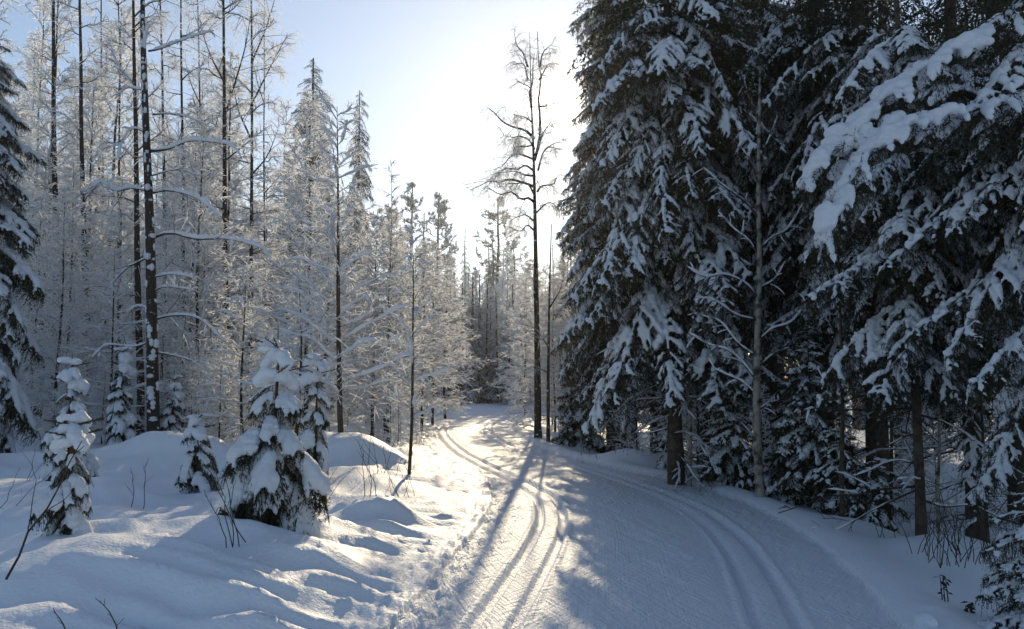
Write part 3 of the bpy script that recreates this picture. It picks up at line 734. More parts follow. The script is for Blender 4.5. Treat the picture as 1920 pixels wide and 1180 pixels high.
# ------------------------------------------------------------------ left: tall bare trunks with their own snowy limbs
BARE = 'tall bare trunks in the left-hand forest'
o, P, _ = limb_tree('tall_birch', 'thick dark snow-speckled trunk with long snow-roped limbs, tallest on the left', 'bare tree',
    [(288, 866), (286, 700), (284, 560), (280, 400), (273, 220), (268, 60), (266, -160)], 16.4, .135,
    [([(283, 283), (318, 276), (355, 266), (400, 264), (432, 272), (452, 290)], 1.1), ([(286, 362), (318, 356), (350, 364), (380, 384), (415, 408)], 1.2),
     ([(288, 446), (320, 436), (365, 444), (415, 446), (460, 458), (496, 470), (508, 488)], 1.2), ([(278, 96), (300, 92), (340, 80), (375, 64), (405, 60)], .9),
     ([(282, 360), (250, 354), (215, 352), (190, 342), (165, 370)], 1.1), ([(270, 100), (275, 60), (290, 42)], .9), ([(288, 520), (320, 514), (350, 518), (372, 530)], .9),
     ([(286, 548), (310, 540), (345, 542), (365, 548)], .7), ([(286, 215), (320, 216), (355, 224), (385, 236)], .6), ([(276, 250), (250, 246), (230, 270), (222, 300)], .8),
     ([(286, 600), (330, 590), (375, 600), (420, 640)], .7), ([(287, 660), (320, 664), (360, 680), (395, 712)], .6), ([(284, 640), (250, 650), (205, 648), (175, 672)], .7),
     ([(284, 480), (240, 500), (205, 540)], .6), ([(270, 170), (240, 165), (215, 180)], .7), ([(287, 585), (262, 575), (235, 585)], .6), ([(283, 330), (330, 322), (380, 330)], .5)],
    401, M_BARK_S, .044, 6, 5, .004, M_FROST, .5, BARE)
trunk_snow(o, P, np.array(o.location), .135, 70, 402)
def twin(*a): return a
for k, (stem, Y, r, lims, lab) in enumerate([
    ([(262, 850), (264, 700), (258, 480), (254, 200), (252, -120)], 18.5, .1, [([(262, 560), (230, 540), (200, 545)], .7), ([(258, 420), (230, 400), (205, 410)], .6), ([(256, 300), (225, 270), (190, 265)], .6), ([(254, 160), (220, 120), (200, 60)], .5)], 'dark trunk standing close behind the thick snow-speckled trunk'),
    ([(432, 815), (430, 640), (424, 420), (420, 200), (414, -120)], 20., .095, [([(426, 205), (440, 150), (458, 90), (470, 20)], .2), ([(428, 520), (460, 515), (500, 530)], .7), ([(426, 400), (400, 380), (370, 350)], .4), ([(430, 610), (470, 600), (510, 640)], .7), ([(424, 300), (462, 270), (500, 240)], .4), ([(418, 150), (390, 100), (370, 20)], .3)], 'forked dark trunk between the thick speckled trunk and the dark spruce top'),
    ([(468, 800), (470, 560), (469, 300), (472, -120)], 22., .075, [([(470, 330), (500, 290), (530, 230)], .2), ([(470, 200), (500, 140), (540, 70)], .2), ([(470, 420), (500, 400), (535, 390)], .4), ([(471, 120), (495, 60), (520, -20)], .2), ([(470, 260), (445, 200), (430, 120)], .2), ([(470, 500), (440, 480), (405, 490)], .5)], 'slender straight trunk with thin rising twigs right of the forked trunk'),
    ([(345, 810), (344, 560), (344, 250), (343, -120)], 23., .075, [([(344, 400), (370, 370), (390, 330)], .4), ([(344, 500), (320, 480), (300, 490)], .5), ([(344, 300), (320, 260), (310, 200)], .3)], 'straight grey trunk midway between thick speckled and forked trunks'),
    ([(318, 815), (312, 560), (308, 250), (306, -120)], 24., .08, [([(312, 420), (335, 390), (352, 350)], .4), ([(309, 260), (290, 220), (280, 160)], .3), ([(314, 560), (340, 550), (370, 560)], .5)], 'slim trunk right beside the thick speckled trunk, farther back'),
    ([(162, 790), (160, 520), (153, 250), (150, -120)], 24., .12, [([(158, 480), (130, 470), (100, 480)], .6), ([(155, 380), (185, 350), (215, 340)], .6), ([(153, 250), (120, 220), (90, 210)], .5), ([(152, 120), (180, 90), (210, 80)], .5)], 'dark pine-like trunk left of the thick speckled trunk'),
    ([(103, 780), (102, 500), (98, 250), (97, -120)], 26., .15, [([(100, 420), (70, 400), (45, 410)], .5), ([(99, 300), (130, 270), (160, 270)], .5), ([(98, 160), (70, 130), (50, 120)], .5)], 'broad grey trunk beside the snow-loaded left-edge spruce'),
    ([(228, 800), (226, 560), (225, 250), (224, -120)], 26., .06, [([(226, 420), (205, 400), (190, 410)], .4), ([(225, 300), (245, 270), (262, 250)], .3)], 'thin grey trunk in the gap left of the thick speckled trunk'),
    ([(188, 800), (189, 560), (188, 250), (187, -120)], 28., .07, [([(189, 420), (165, 400), (140, 400)], .4), ([(188, 200), (210, 160), (230, 130)], .3)], 'hazy thin trunk far left between the dark pine-like trunk and the thin grey one'),
    ([(388, 800), (384, 560), (378, 250), (374, -120)], 27., .06, [([(380, 350), (400, 320), (420, 300)], .3), ([(378, 200), (360, 160), (345, 110)], .2)], 'faint distant trunk just left of the forked trunk'),
    ([(500, 790), (498, 560), (497, 250), (496, -60)], 28., .055, [([(498, 360), (520, 330), (545, 300)], .3), ([(497, 200), (480, 150), (470, 90)], .2)], 'faint distant trunk right of the slender straight trunk')]):
    rp = np.random.default_rng(900 + k)
    st = resamp(stem, 9); st[1:, 0] += np.cumsum(rp.normal(size=8)) * 1.6
    for yy in rp.uniform(-60, 620, 16):
        x0 = np.interp(-yy, -st[:, 1], st[:, 0]); l = rp.uniform(22, 62) * 18 / Y * 1.3; sg = rp.choice([-1, 1]); e = rp.uniform(.2, 1.1) * (1 if yy < 300 else .4)
        lims = lims + [([(x0, yy), (x0 + sg * l * .35, yy - e * l * .4), (x0 + sg * l * .7, yy - e * l * .65), (x0 + sg * l, yy - e * l * (.7 if yy > 300 else 1.1))], rp.choice([0, .35, .5]))]
    stem = [tuple(q) for q in st]
    limb_tree('bare_birch', lab, 'bare tree', stem, Y, r * .92, lims, 420 + k, M_BARK_S, .045, 8, 6, .0045, M_FROST, .5, BARE, extra=3, sub=.5)

# saplings by the trail
def fine_tree(root, label, stem_px, Y, r0, seed, **kw):
    pts = [at(x, y, Y) for x, y in stem_px]; b = pts[0]; b[2] = H(b[0], b[1]) - .08
    P = resamp(pts, 18) - b
    ms = frost_tree(seed, P[-1, 2], kw.pop('crown0', .12), kw.pop('nprim', 60), kw.pop('lmax', 1.3), kw.pop('el', 25), P=P, r0=r0, **kw)
    return put(ms, N_FRO, label, 'bare tree', b, 0, 1, BARE, root)
fine_tree('frosted_tree', 'slender dark-stemmed young tree with frosted fans of twigs behind the white dome', [(638, 898), (637, 760), (634, 560), (634, 380), (632, 200)], 13.6, .05, 441, crown0=.08, nprim=60, lmax=1.25, el=22, n2=9, n3=5, bark=M_BARK, snowy=.7, twig=.004, prof=lambda q: 1.05 - .75 * q)
fine_tree('bare_sapling', 'thin dark leaning sapling standing alone at the trail edge', [(766, 930), (772, 800), (774, 650), (775, 500), (772, 430)], 11.8, .028, 442, crown0=.22, nprim=26, lmax=.7, el=32, n2=4, n3=2, bark=M_BARK, snowy=.35, twig=.003)
fine_tree('bare_sapling', 'pale thin stem with frost twigs left of the lone sapling', [(740, 800), (738, 650), (736, 480), (733, 300)], 27, .035, 443, crown0=.15, nprim=40, lmax=1.2, el=30, n2=6, n3=5, bark=M_BARK_S, snowy=.4)
fine_tree('frosted_tree', 'snow-roped leaning young tree tangled behind the largest snow-buried spruce', [(552, 880), (560, 760), (565, 640), (560, 520)], 14.5, .035, 444, crown0=.05, nprim=40, lmax=1.2, el=10, n2=6, n3=4, snowy=1., twig=.005)
fine_tree('frosted_tree', 'snow-roped bushy young tree between forked trunk and slender trunk', [(455, 850), (452, 740), (458, 600), (462, 500)], 16.5, .035, 445, crown0=.05, nprim=44, lmax=1.4, el=8, n2=6, n3=4, snowy=1., twig=.005)
fine_tree('frosted_tree', 'snow-roped bushy young tree left behind the thick speckled trunk', [(205, 850), (208, 740), (212, 600), (215, 470)], 17.5, .035, 446, crown0=.05, nprim=44, lmax=1.5, el=8, n2=6, n3=4, snowy=1., twig=.005)

# ------------------------------------------------------------------ the lone birch at the bend
def z2(l): return [(640 + x / 2, y / 2) for x, y in l]
CB = [z2(l) for l in (
    [(722, 520), (690, 492), (640, 470), (600, 448), (575, 425), (548, 398)], [(725, 600), (690, 586), (650, 585), (620, 600), (600, 625), (570, 642)],
    [(725, 702), (690, 685), (640, 670), (600, 684), (560, 676), (520, 690), (488, 716)], [(728, 765), (705, 740), (680, 735), (640, 728), (600, 732), (560, 712)],
    [(728, 835), (710, 812), (690, 808), (655, 815), (630, 840)], [(735, 720), (760, 702), (790, 690), (808, 668), (822, 655)], [(738, 640), (752, 600), (765, 572), (800, 545), (828, 538)],
    [(718, 545), (690, 545), (655, 550), (640, 585)], [(738, 560), (750, 510), (765, 480), (790, 450), (802, 425)], [(712, 405), (702, 370), (690, 330), (655, 310)],
    [(700, 305), (695, 260), (665, 238), (630, 228)], [(698, 250), (690, 200), (672, 165), (645, 135)], [(725, 600), (738, 520), (746, 440), (744, 370), (742, 300), (746, 220), (736, 120)],
    [(742, 300), (760, 272), (780, 255), (800, 240)], [(745, 250), (765, 200), (790, 170)], [(720, 640), (690, 622), (660, 628), (620, 640), (590, 650)], [(730, 800), (760, 775), (790, 770), (815, 780)],
    [(725, 560), (700, 520), (670, 510), (640, 520), (610, 500)], [(726, 660), (690, 655), (650, 645), (610, 655), (575, 640)], [(744, 400), (765, 380), (790, 375), (800, 360)], [(728, 740), (690, 700), (650, 690), (600, 705)],
    [(706, 350), (720, 300), (715, 240), (722, 190)], [(716, 460), (690, 440), (668, 430), (640, 440)], [(728, 870), (700, 850), (670, 860), (640, 875)])]
limb_tree('birch_tree', 'tall lone bare birch with two crooked stems standing against the bright sky at the bend', 'birch tree',
    [(1009, 825), (1008, 700), (1005, 520), (1003, 400), (1000, 280), (996, 180), (993, 60)], 22.7, .105, [(l, 0) for l in CB], 501, M_BARK_S, 0, 10, 6, .0055, M_FROST, .9, r_limb=.036, dark=M_TWIG_F, sub=.4, kink=.25, grav=-.15, extra=3, tail=.06)
limb_tree('bare_birch', 'thinner dark trunk close beside the lone birch at the bend', 'bare tree', [(1028, 836), (1028, 700), (1030, 560), (1034, 420)], 21.5, .055,
    [([(1028, 650), (1005, 620), (980, 610)], .4), ([(1029, 580), (1050, 540), (1060, 500)], .3), ([(1028, 700), (1000, 690), (975, 700)], .4)], 502, M_BARK_S, .035, 7, 6, .004, M_FROST, .5, BARE, extra=2)

# ------------------------------------------------------------------ right: pale birch and thin stems before the spruces
limb_tree('birch_tree', 'pale-barked young birch with snow-lined twiggy limbs in front of the dark spruces', 'birch tree',
    [(1426, 940), (1419, 800), (1420, 650), (1424, 500), (1422, 350), (1425, 130)], 10.9, .062,
    [([(1420, 715), (1395, 680), (1365, 660), (1330, 640), (1290, 620)], .8), ([(1418, 740), (1390, 712), (1360, 700), (1335, 690)], .8), ([(1422, 560), (1395, 535), (1360, 518), (1320, 520), (1285, 500)], .8),
     ([(1423, 480), (1400, 450), (1380, 430), (1345, 395)], .6), ([(1424, 470), (1445, 450), (1475, 430), (1500, 395)], .6), ([(1422, 410), (1395, 380), (1360, 350), (1320, 318)], .5), ([(1421, 640), (1450, 615), (1485, 600), (1510, 570)], .7),
     ([(1420, 600), (1380, 590), (1340, 560), (1300, 556)], .8), ([(1423, 350), (1405, 310), (1385, 280)], .4), ([(1424, 300), (1445, 260), (1460, 215)], .4), ([(1424, 540), (1450, 520), (1470, 490)], .6), ([(1419, 770), (1440, 750), (1465, 745)], .6),
     ([(1420, 670), (1385, 640), (1350, 600), (1310, 590)], .7), ([(1424, 230), (1405, 190), (1395, 140)], .3), ([(1420, 690), (1450, 665), (1480, 660)], .5)],
    511, M_BIRCH, .026, 6, 5, .0032, None, .5, kink=.15, sub=.4, snow_sub=.7)
for k, (stem, Y, r, lims, lab, bk) in enumerate([
    ([(1292, 912), (1294, 800), (1290, 690), (1292, 560), (1296, 420)], 12.6, .04, [([(1292, 740), (1265, 720), (1240, 722)], .7), ([(1291, 640), (1320, 615), (1345, 610)], .7), ([(1292, 830), (1320, 815), (1340, 800)], .6), ([(1294, 500), (1270, 470), (1250, 440)], .5)], 'thin yellowish stem beside the thick bare brown trunk', M_BIRCH),
    ([(1580, 988), (1578, 880), (1580, 760), (1576, 600), (1570, 420)], 9.3, .03, [([(1579, 760), (1550, 720), (1530, 690)], .5), ([(1578, 680), (1605, 650), (1630, 640)], .5), ([(1575, 560), (1550, 520), (1535, 480)], .4), ([(1574, 500), (1600, 460), (1612, 420)], .4)], 'thin dark stem rising in front of the young spruces', M_BARK),
    ([(1920, 960), (1905, 820), (1890, 700), (1880, 540), (1862, 360)], 8.6, .035, [([(1895, 740), (1870, 700), (1850, 690)], .5), ([(1885, 620), (1910, 580), (1935, 560)], .5), ([(1880, 540), (1850, 500), (1830, 480)], .5), ([(1870, 430), (1895, 390), (1915, 360)], .4)], 'leaning thin stem curving up at the right edge', M_BARK),
    ([(1850, 1010), (1845, 860), (1838, 700), (1842, 540)], 9., .025, [([(1845, 820), (1825, 790), (1800, 775)], .5), ([(1840, 700), (1865, 670), (1880, 660)], .5)], 'thin straight dark stem left of the leaning edge stem', M_BARK),
    ([(1760, 1015), (1758, 930), (1762, 820), (1758, 700), (1752, 560)], 8.9, .022, [([(1760, 830), (1740, 800), (1725, 790)], .6), ([(1758, 720), (1780, 690), (1800, 690)], .5), ([(1756, 650), (1735, 620), (1715, 610)], .5)], 'thin pale stem between the slim spruce and the sparse drooping spruce', M_BIRCH),
    ([(1668, 960), (1672, 820), (1668, 640), (1674, 480)], 11.5, .03, [([(1671, 760), (1690, 735), (1705, 730)], .5), ([(1669, 640), (1645, 610), (1625, 600)], .5), ([(1671, 560), (1695, 530), (1712, 500)], .4)], 'thin dark stem between dark trunk and slim near spruce', M_BARK)]):
    limb_tree('thin_stem', lab, 'bare tree', stem, Y, r, lims, 530 + k, bk, .022, 6, 5, .0026, None, .5, 'thin stems in front of the right-hand spruces', kink=.15, sub=.5, snow_sub=.6)

# the great loaded bough in the upper right belongs to the nearest spruce
def loaded_bough(parent, pts, Y, seed, rad, puffs=()):
    rng = np.random.default_rng(seed); base = np.array(parent.location)
    n = len(pts)
    Q = resamp([at(x, y, Y + yy) - base for x, y, yy in pts], 20)
    mb, sn = MB(), MB(); tubes(mb, Q[None], np.linspace(.028, .008, 20)[None], 6, 0)
    bl, ll, _, _ = sprout(rng, Q[None], 46, lambda i, q: rng.uniform(.16, .42, len(q)) * (1.2 - .5 * q), R(48), .12, 1, 6, .75, -.5, .06, alt=True)
    hg, _, _, _ = sprout(rng, bl, 3, lambda i, q: rng.uniform(.1, .3, len(q)), R(75), .2, 1, 5, .5, -1.5)
    blades(mb, rng, hg, 30, .026, .003, 1, .5)
    tw, _, _, _ = sprout(rng, bl, 10, lambda i, q: rng.uniform(.06, .14, len(q)), R(48), .15, 1, 3, .5, -.6, 0, alt=True)
    tubes(mb, bl, .004, 3, 0); blades(mb, rng, tw, 12, .024, .0028, 1); blades(mb, rng, bl, 34, .026, .003, 1, .8, .1)
    for a_ in np.arange(.05, .95, .07):
        if rng.uniform() > .1: snow_tubes(sn, rng, Q[None], rad * rng.uniform(.45, 1.1), 7, 9, .3, .6, a=a_, b=min(1, a_ + rng.uniform(.07, .13)))
    for a_, b_ in ((0, .5), (.3, .97), (0, .95)):
        k = rng.uniform(size=len(bl)) > .64
        snow_tubes(sn, rng, bl[k], rad * rng.uniform(.45, 1.0, k.sum()), 8, 8, .35, .45, a=a_, b=b_, blunt=.45)
    for x, y, yy, r, dx, dy in puffs:      # big rounded loads with drooping edges
        a, c = at(x, y, Y + yy) - base, at(x + dx, y + dy, Y + yy - .05) - base
        for _ in range(3):
            o_ = rng.normal(size=3) * r * [.5, .6, .3]
            snow_tubes(sn, rng, np.array([[a + o_, (a + c) / 2 + o_ + [0, 0, r * .35], c + o_ * .6]]), r * rng.uniform(.45, .8), 9, 10, .3, .2, blunt=.5, flat=.7)
    b = link('branch', mb.mesh('branch', [M_BARK, M_NEEDLE]), parent); b['label'] = 'long bough buried in thick rounded snow'
    link('snow', remesh_snow(sn, 'snow', .014, 4), b)
near = [o for o in COL.objects if o.get('label', '').startswith('nearest spruce')][0]
loaded_bough(near, [(2010, -60, 0), (1900, 20, -.1), (1830, 70, -.2), (1740, 120, -.3), (1650, 190, -.45), (1590, 250, -.5), (1530, 300, -.55), (1512, 340, -.6)], 6.9, 601, .052, [(1545, 290, -.5, .12, -30, 45), (1585, 262, -.45, .13, -25, 30), (1690, 165, -.3, .11, -40, 30), (1760, 115, -.2, .1, -40, 30), (1640, 210, -.4, .12, -35, 35), (1820, 85, -.2, .11, -50, 20), (1600, 300, -.45, .11, -25, 30)])
loaded_bough(near, [(2010, 150, 0), (1900, 190, -.1), (1780, 215, -.2), (1690, 240, -.3), (1620, 290, -.4), (1570, 370, -.5), (1548, 440, -.55)], 6.6, 602, .05, [(1562, 385, -.5, .13, -20, 50), (1660, 250, -.3, .11, -30, 40), (1790, 215, -.2, .1, -60, 20), (1700, 225, -.25, .1, -40, 30)])

# ------------------------------------------------------------------ the forest behind, tree by tree
rng = np.random.default_rng(77)
SKX = [-200, 500, 545, 600, 650, 720, 770, 830, 870, 920, 960, 1040, 1085, 1160, 2200]
SKY_ = [-500, -300, 60, 190, 250, 340, 360, 425, 460, 420, 440, 460, 330, -400, -500]
def top_h(px, Y, py): return (720 - py) / FPX * Y + CAMZ
def clear(x, Y, m=.9):
    if Y > 53: return True
    P = np.array([[x, Y]]); d1, s1, _ = dist_poly(P, EDG_L); d2, s2, _ = dist_poly(P, EDG_R)
    return (d1 * s1)[0] > m or (-d2 * s2)[0] > m
placed = []
def free(x, Y, gap):
    for a, b in placed:
        if (a - x) ** 2 + (b - Y) ** 2 < gap * gap: return False
    placed.append((x, Y)); return True
def scatter(n, pxr, yr, kinds, bank, names, root, cat, hrange, gap, lab, group, skyline=True, bank_h=9., minpx=None, rs=1.):
    k = tries = 0
    while k < n and tries < n * 30:
        tries += 1
        px = rng.uniform(*pxr); Y = yr[0] + (yr[1] - yr[0]) * rng.uniform() ** .8; x = xat(px, Y)
        if not clear(x, Y, 1.1): continue
        h = rng.uniform(*hrange)
        if skyline:
            hm = top_h(px, Y, np.interp(px, SKX, SKY_) + abs(rng.normal()) * 45)
            if h > hm:
                if hm < hrange[0] * .6: continue
                h = hm
        if not free(x, Y, gap): continue
        sc = h / bank_h
        put(bank[rng.integers(len(bank))], names, lab(px, Y), cat, (x, Y, H(x, Y) - .1), rng.uniform(0, 6.28), (sc * rs * rng.uniform(.85, 1.2), sc * rs * rng.uniform(.85, 1.2), sc), group, root)
        k += 1
def where_left(px, Y):
    a = 'behind the left-edge spruce' if px < 130 else 'behind the thick speckled trunk' if px < 380 else 'behind the forked trunk' if px < 520 else 'behind the slender dark-stemmed tree' if px < 700 else 'beside the lone sapling' if px < 800 else 'beyond the bend of the trail'
    b = 'in front of the far trees' if Y < 24 else 'halfway into the forest' if Y < 34 else 'far back in the forest'
    return a + ' ' + b
# single outstanding tops
put(DENSE_CONIFER, N_SPR, 'dark bushy conifer top standing up into the sky left of the gap', 'conifer', spot(578, 34), 1., (1.15, 1.15, top_h(578, 34, 96) / 12), 'conifers along the gap in the forest', 'conifer_tree')
put(DENSE_CONIFER, N_SPR, 'narrow dark spruce spire above the frosted trees left of the gap', 'spruce tree', spot(664, 36), 2., (.72, .72, top_h(664, 36, 170) / 12), 'conifers along the gap in the forest', 'spruce_tree')
put(PINE_BANK[1], N_SPR, 'frosted rounded conifer below the narrow spruce spire', 'pine tree', spot(768, 74), 2.4, (1.2, 1.2, top_h(768, 74, 345) / 15), 'conifers along the gap in the forest', 'pine_tree')
put(PINE_BANK[0], N_SPR, 'dark ragged conifer at the left side of the low sky gap', 'pine tree', spot(815, 78), 4., (1.3, 1.3, top_h(815, 78, 368) / 15), 'conifers along the gap in the forest', 'pine_tree')
put(SPRUCE_BANK[2], N_SPR, 'tiny pointed spruce in the lowest part of the sky gap', 'spruce tree', spot(872, 95), 1., (1, 1, top_h(872, 95, 430) / 17), 'conifers along the gap in the forest', 'spruce_tree')
put(PINE_BANK[1], N_SPR, 'broad dark conifer directly behind the lone birch', 'pine tree', spot(930, 80), .4, (1.5, 1.5, top_h(930, 80, 375) / 15), 'conifers along the gap in the forest', 'pine_tree')
for px, Y in ((578, 34), (664, 36), (768, 74), (815, 78), (872, 95), (930, 80)): placed.append((xat(px, Y), Y))

# where a tree of the forest stands, told by the nearest landmark
LM = [(10, 'left-edge spruce'), (98, 'broad grey trunk'), (157, 'dark pine-like trunk'), (188, 'hazy thin trunk'), (226, 'thin grey trunk'), (283, 'thick speckled trunk'), (344, 'straight grey trunk'),
      (384, 'faint distant trunk'), (424, 'forked dark trunk'), (470, 'slender straight trunk'), (512, 'largest snow-buried spruce'), (578, 'bushy conifer top'), (636, 'slender dark-stemmed tree'), (690, 'narrow spruce spire'), (737, 'pale thin stem'),
      (773, 'lone sapling'), (818, 'ragged conifer'), (872, 'tiny pointed spruce'), (930, 'broad dark conifer'), (1005, 'lone birch'), (1075, 'bend spruce'), (1150, 'bend spruce trunk'), (1264, 'thick bare brown trunk'), (1320, 'thin yellowish stem'),
      (1366, 'thick straight trunk'), (1424, 'pale birch'), (1480, 'dim young spruce'), (1520, 'taller young spruce'), (1578, 'thin dark stem'), (1636, 'dark trunk'), (1712, 'slim near spruce'), (1760, 'thin pale stem'), (1815, 'sparse drooping spruce'), (1890, 'leaning edge stem'), (1960, 'nearest spruce')]
def where(px, Y, cuts, words):
    q, nm = min(LM, key=lambda a: abs(a[0] - px))
    d = px - q
    rel = 'right behind' if abs(d) < 9 else ('just left of' if d < 0 else 'just right of')
    w = words[sum(Y > c for c in cuts)]
    return f'{rel} the {nm}, {w}'
DW = ('in front', 'midway', 'far back')
def lab(kind, cuts, words=DW): return lambda p, y: kind + ' ' + where(p, y, cuts, words)
FT = 'frosted young trees left of the trail'
for k, (px, Y, py, lb, g) in enumerate([(752, 23.5, 430, 'rime-white wide tree just behind the lone sapling', FT), (792, 27, 450, 'rime-white wide tree leaning over the trail edge right of the lone sapling', FT), (812, 31, 440, 'rime-white tree at the trail edge under the ragged conifer', FT),
        (700, 20.5, 400, 'rime-white tree between slender dark-stemmed tree and pale thin stem', FT), (836, 37, 470, 'outermost rime-white tree left of the gap at the bend', FT), (610, 19, 330, 'rime-white tree close behind the slender dark-stemmed tree', FT),
        (1003, 27.5, 480, 'sunlit rime-white tree directly behind the lone birch trunk', 'frosted trees behind the lone birch'), (1040, 29, 500, 'sunlit rime-white tree between lone birch and bend spruce', 'frosted trees behind the lone birch'),
        (985, 41, 500, 'sunlit rime-white tree farther back, left of the lone birch', 'frosted trees behind the lone birch')]):
    h = top_h(px, Y, py); x = xat(px, Y); placed.append((x, Y))
    put(FROST_BANK[k % 4], N_FRO, lb, 'frosted tree', (x, Y, H(x, Y) - .1), k * 1.7, (h / 9 * 1.25, h / 9 * 1.25, h / 9), g, 'frosted_tree')
scatter(22, (550, 840), (16, 30), 0, THICKET_BANK, N_FRO, 'snowy_shrub', 'shrub', (1.4, 3.), .8, lab('sunlit frosted bush', (20, 25)), 'frosted bushes along the trail', bank_h=5.)
scatter(24, (545, 850), (17, 30), 0, FROST_BANK, N_FRO, 'frosted_tree', 'frosted tree', (5.5, 9.5), 1.2, lab('bright frosted young tree', (20, 25)), FT)
scatter(16, (480, 700), (29, 46), 0, FROST_BANK, N_FRO, 'frosted_tree', 'frosted tree', (7, 13), 1.5, lab('bright frosted tree', (34, 41)), FT)
scatter(26, (-100, 580), (31, 41), 0, DARK_BANK, N_SPR, 'spruce_tree', 'spruce tree', (6.5, 9.5), 1.6, lab('dark shaded spruce', (34, 38)), 'dark spruces among the frosted trees', bank_h=12.)
scatter(20, (-60, 560), (19, 31), 0, FROST_BANK, N_FRO, 'frosted_tree', 'frosted tree', (6, 12), 1.4, lab('greyish frosted tree', (24, 30)), FT)
scatter(40, (-80, 600), (21, 48), 0, POLE_BANK, N_FRO, 'frosted_birch', 'birch tree', (12, 19), 1.4, lab('tall slim frosted birch', (28, 38)), 'tall slim frosted birches on the left', bank_h=13.)
scatter(16, (120, 500), (15.8, 20), 0, THICKET_BANK, N_FRO, 'snowy_shrub', 'shrub', (1.4, 2.6), .7, lab('snow-roped bush', (17.3, 18.6)), 'snow-roped bushes at the forest edge', bank_h=5.)
scatter(30, (-60, 740), (17.5, 32), 0, THICKET_BANK, N_FRO, 'snowy_shrub', 'shrub', (2.2, 4.2), 1.0, lab('shaded snow-roped shrub', (21, 26)), 'snow-roped shrubs under the left-hand forest', bank_h=5.)
scatter(20, (-120, 560), (40, 70), 0, SPRUCE_BANK, N_SPR, 'spruce_tree', 'spruce tree', (10, 15), 2.2, lab('shaded snowy spruce', (46, 56)), 'distant spruces on the left', bank_h=17.)
scatter(22, (500, 800), (40, 70), 0, LOW_BANK, N_SPR, 'young_spruce', 'spruce tree', (3, 7), 1.8, lab('low shaded spruce', (46, 56)), 'distant spruces on the left', bank_h=8.)
scatter(9, (330, 640), (25, 36), 0, SPRUCE_BANK, N_SPR, 'spruce_tree', 'spruce tree', (8, 12), 2., lab('dark snowy spruce', (28, 32)), 'dark spruces among the frosted trees', bank_h=17.)
scatter(14, (-60, 420), (26, 44), 0, PINE_BANK, N_SPR, 'pine_tree', 'pine tree', (13, 19), 2.3, lab('frosted high-crowned pine', (30, 37)), 'distant pines on the left', bank_h=15.)
FE = 'trees closing the far end of the trail'
FW = ('in front', 'midway', 'far back')
scatter(46, (690, 1180), (49, 62), 0, LOW_BANK, N_SPR, 'young_spruce', 'spruce tree', (4, 8), 1.1, lab('low blue-shaded far spruce', (52, 57), FW), FE, bank_h=8.)
scatter(22, (770, 1020), (53.2, 58), 0, LOW_BANK, N_SPR, 'young_spruce', 'spruce tree', (6, 9.5), .9, lab('dark low spruce closing the trail', (54.5, 56), FW), FE, bank_h=8.)
scatter(24, (690, 1180), (56, 80), 0, SPRUCE_BANK, N_SPR, 'spruce_tree', 'spruce tree', (9, 16), 1.9, lab('blue-shaded far spruce', (64, 72), FW), FE, bank_h=17.)
scatter(34, (700, 1110), (48, 74), 0, FROST_BANK, N_FRO, 'frosted_tree', 'frosted tree', (6, 13), 1.5, lab('bright far frosted tree', (56, 65), FW), FE)
scatter(18, (780, 1100), (50, 80), 0, POLE_BANK, N_FRO, 'frosted_birch', 'birch tree', (9, 14), 1.7, lab('slim far frosted birch', (60, 70), FW), FE, bank_h=13.)
scatter(11, (915, 1110), (25, 44), 0, FROST_BANK, N_FRO, 'frosted_tree', 'frosted tree', (5.5, 9.5), 1.3, lab('sunlit frosted tree', (30, 37)), 'frosted trees behind the lone birch')
scatter(40, (560, 1300), (82, 130), 0, SPRUCE_BANK, N_SPR, 'spruce_tree', 'spruce tree', (12, 22), 2.5, lab('hazy distant spruce', (98, 114), FW), FE, bank_h=17.)
scatter(56, (1120, 2150), (19, 50), 0, SPRUCE_BANK, N_SPR, 'spruce_tree', 'spruce tree', (15, 22), 1.8, lab('dark snowy spruce', (26, 36)), 'spruces deep in the right-hand forest', bank_h=17.)
scatter(20, (1150, 2000), (13.5, 26), 0, THICKET_BANK, N_FRO, 'snowy_shrub', 'shrub', (2, 4), 1.0, lab('dim snow-lined shrub', (17, 21)), 'shrubs under the right-hand spruces', bank_h=5.)

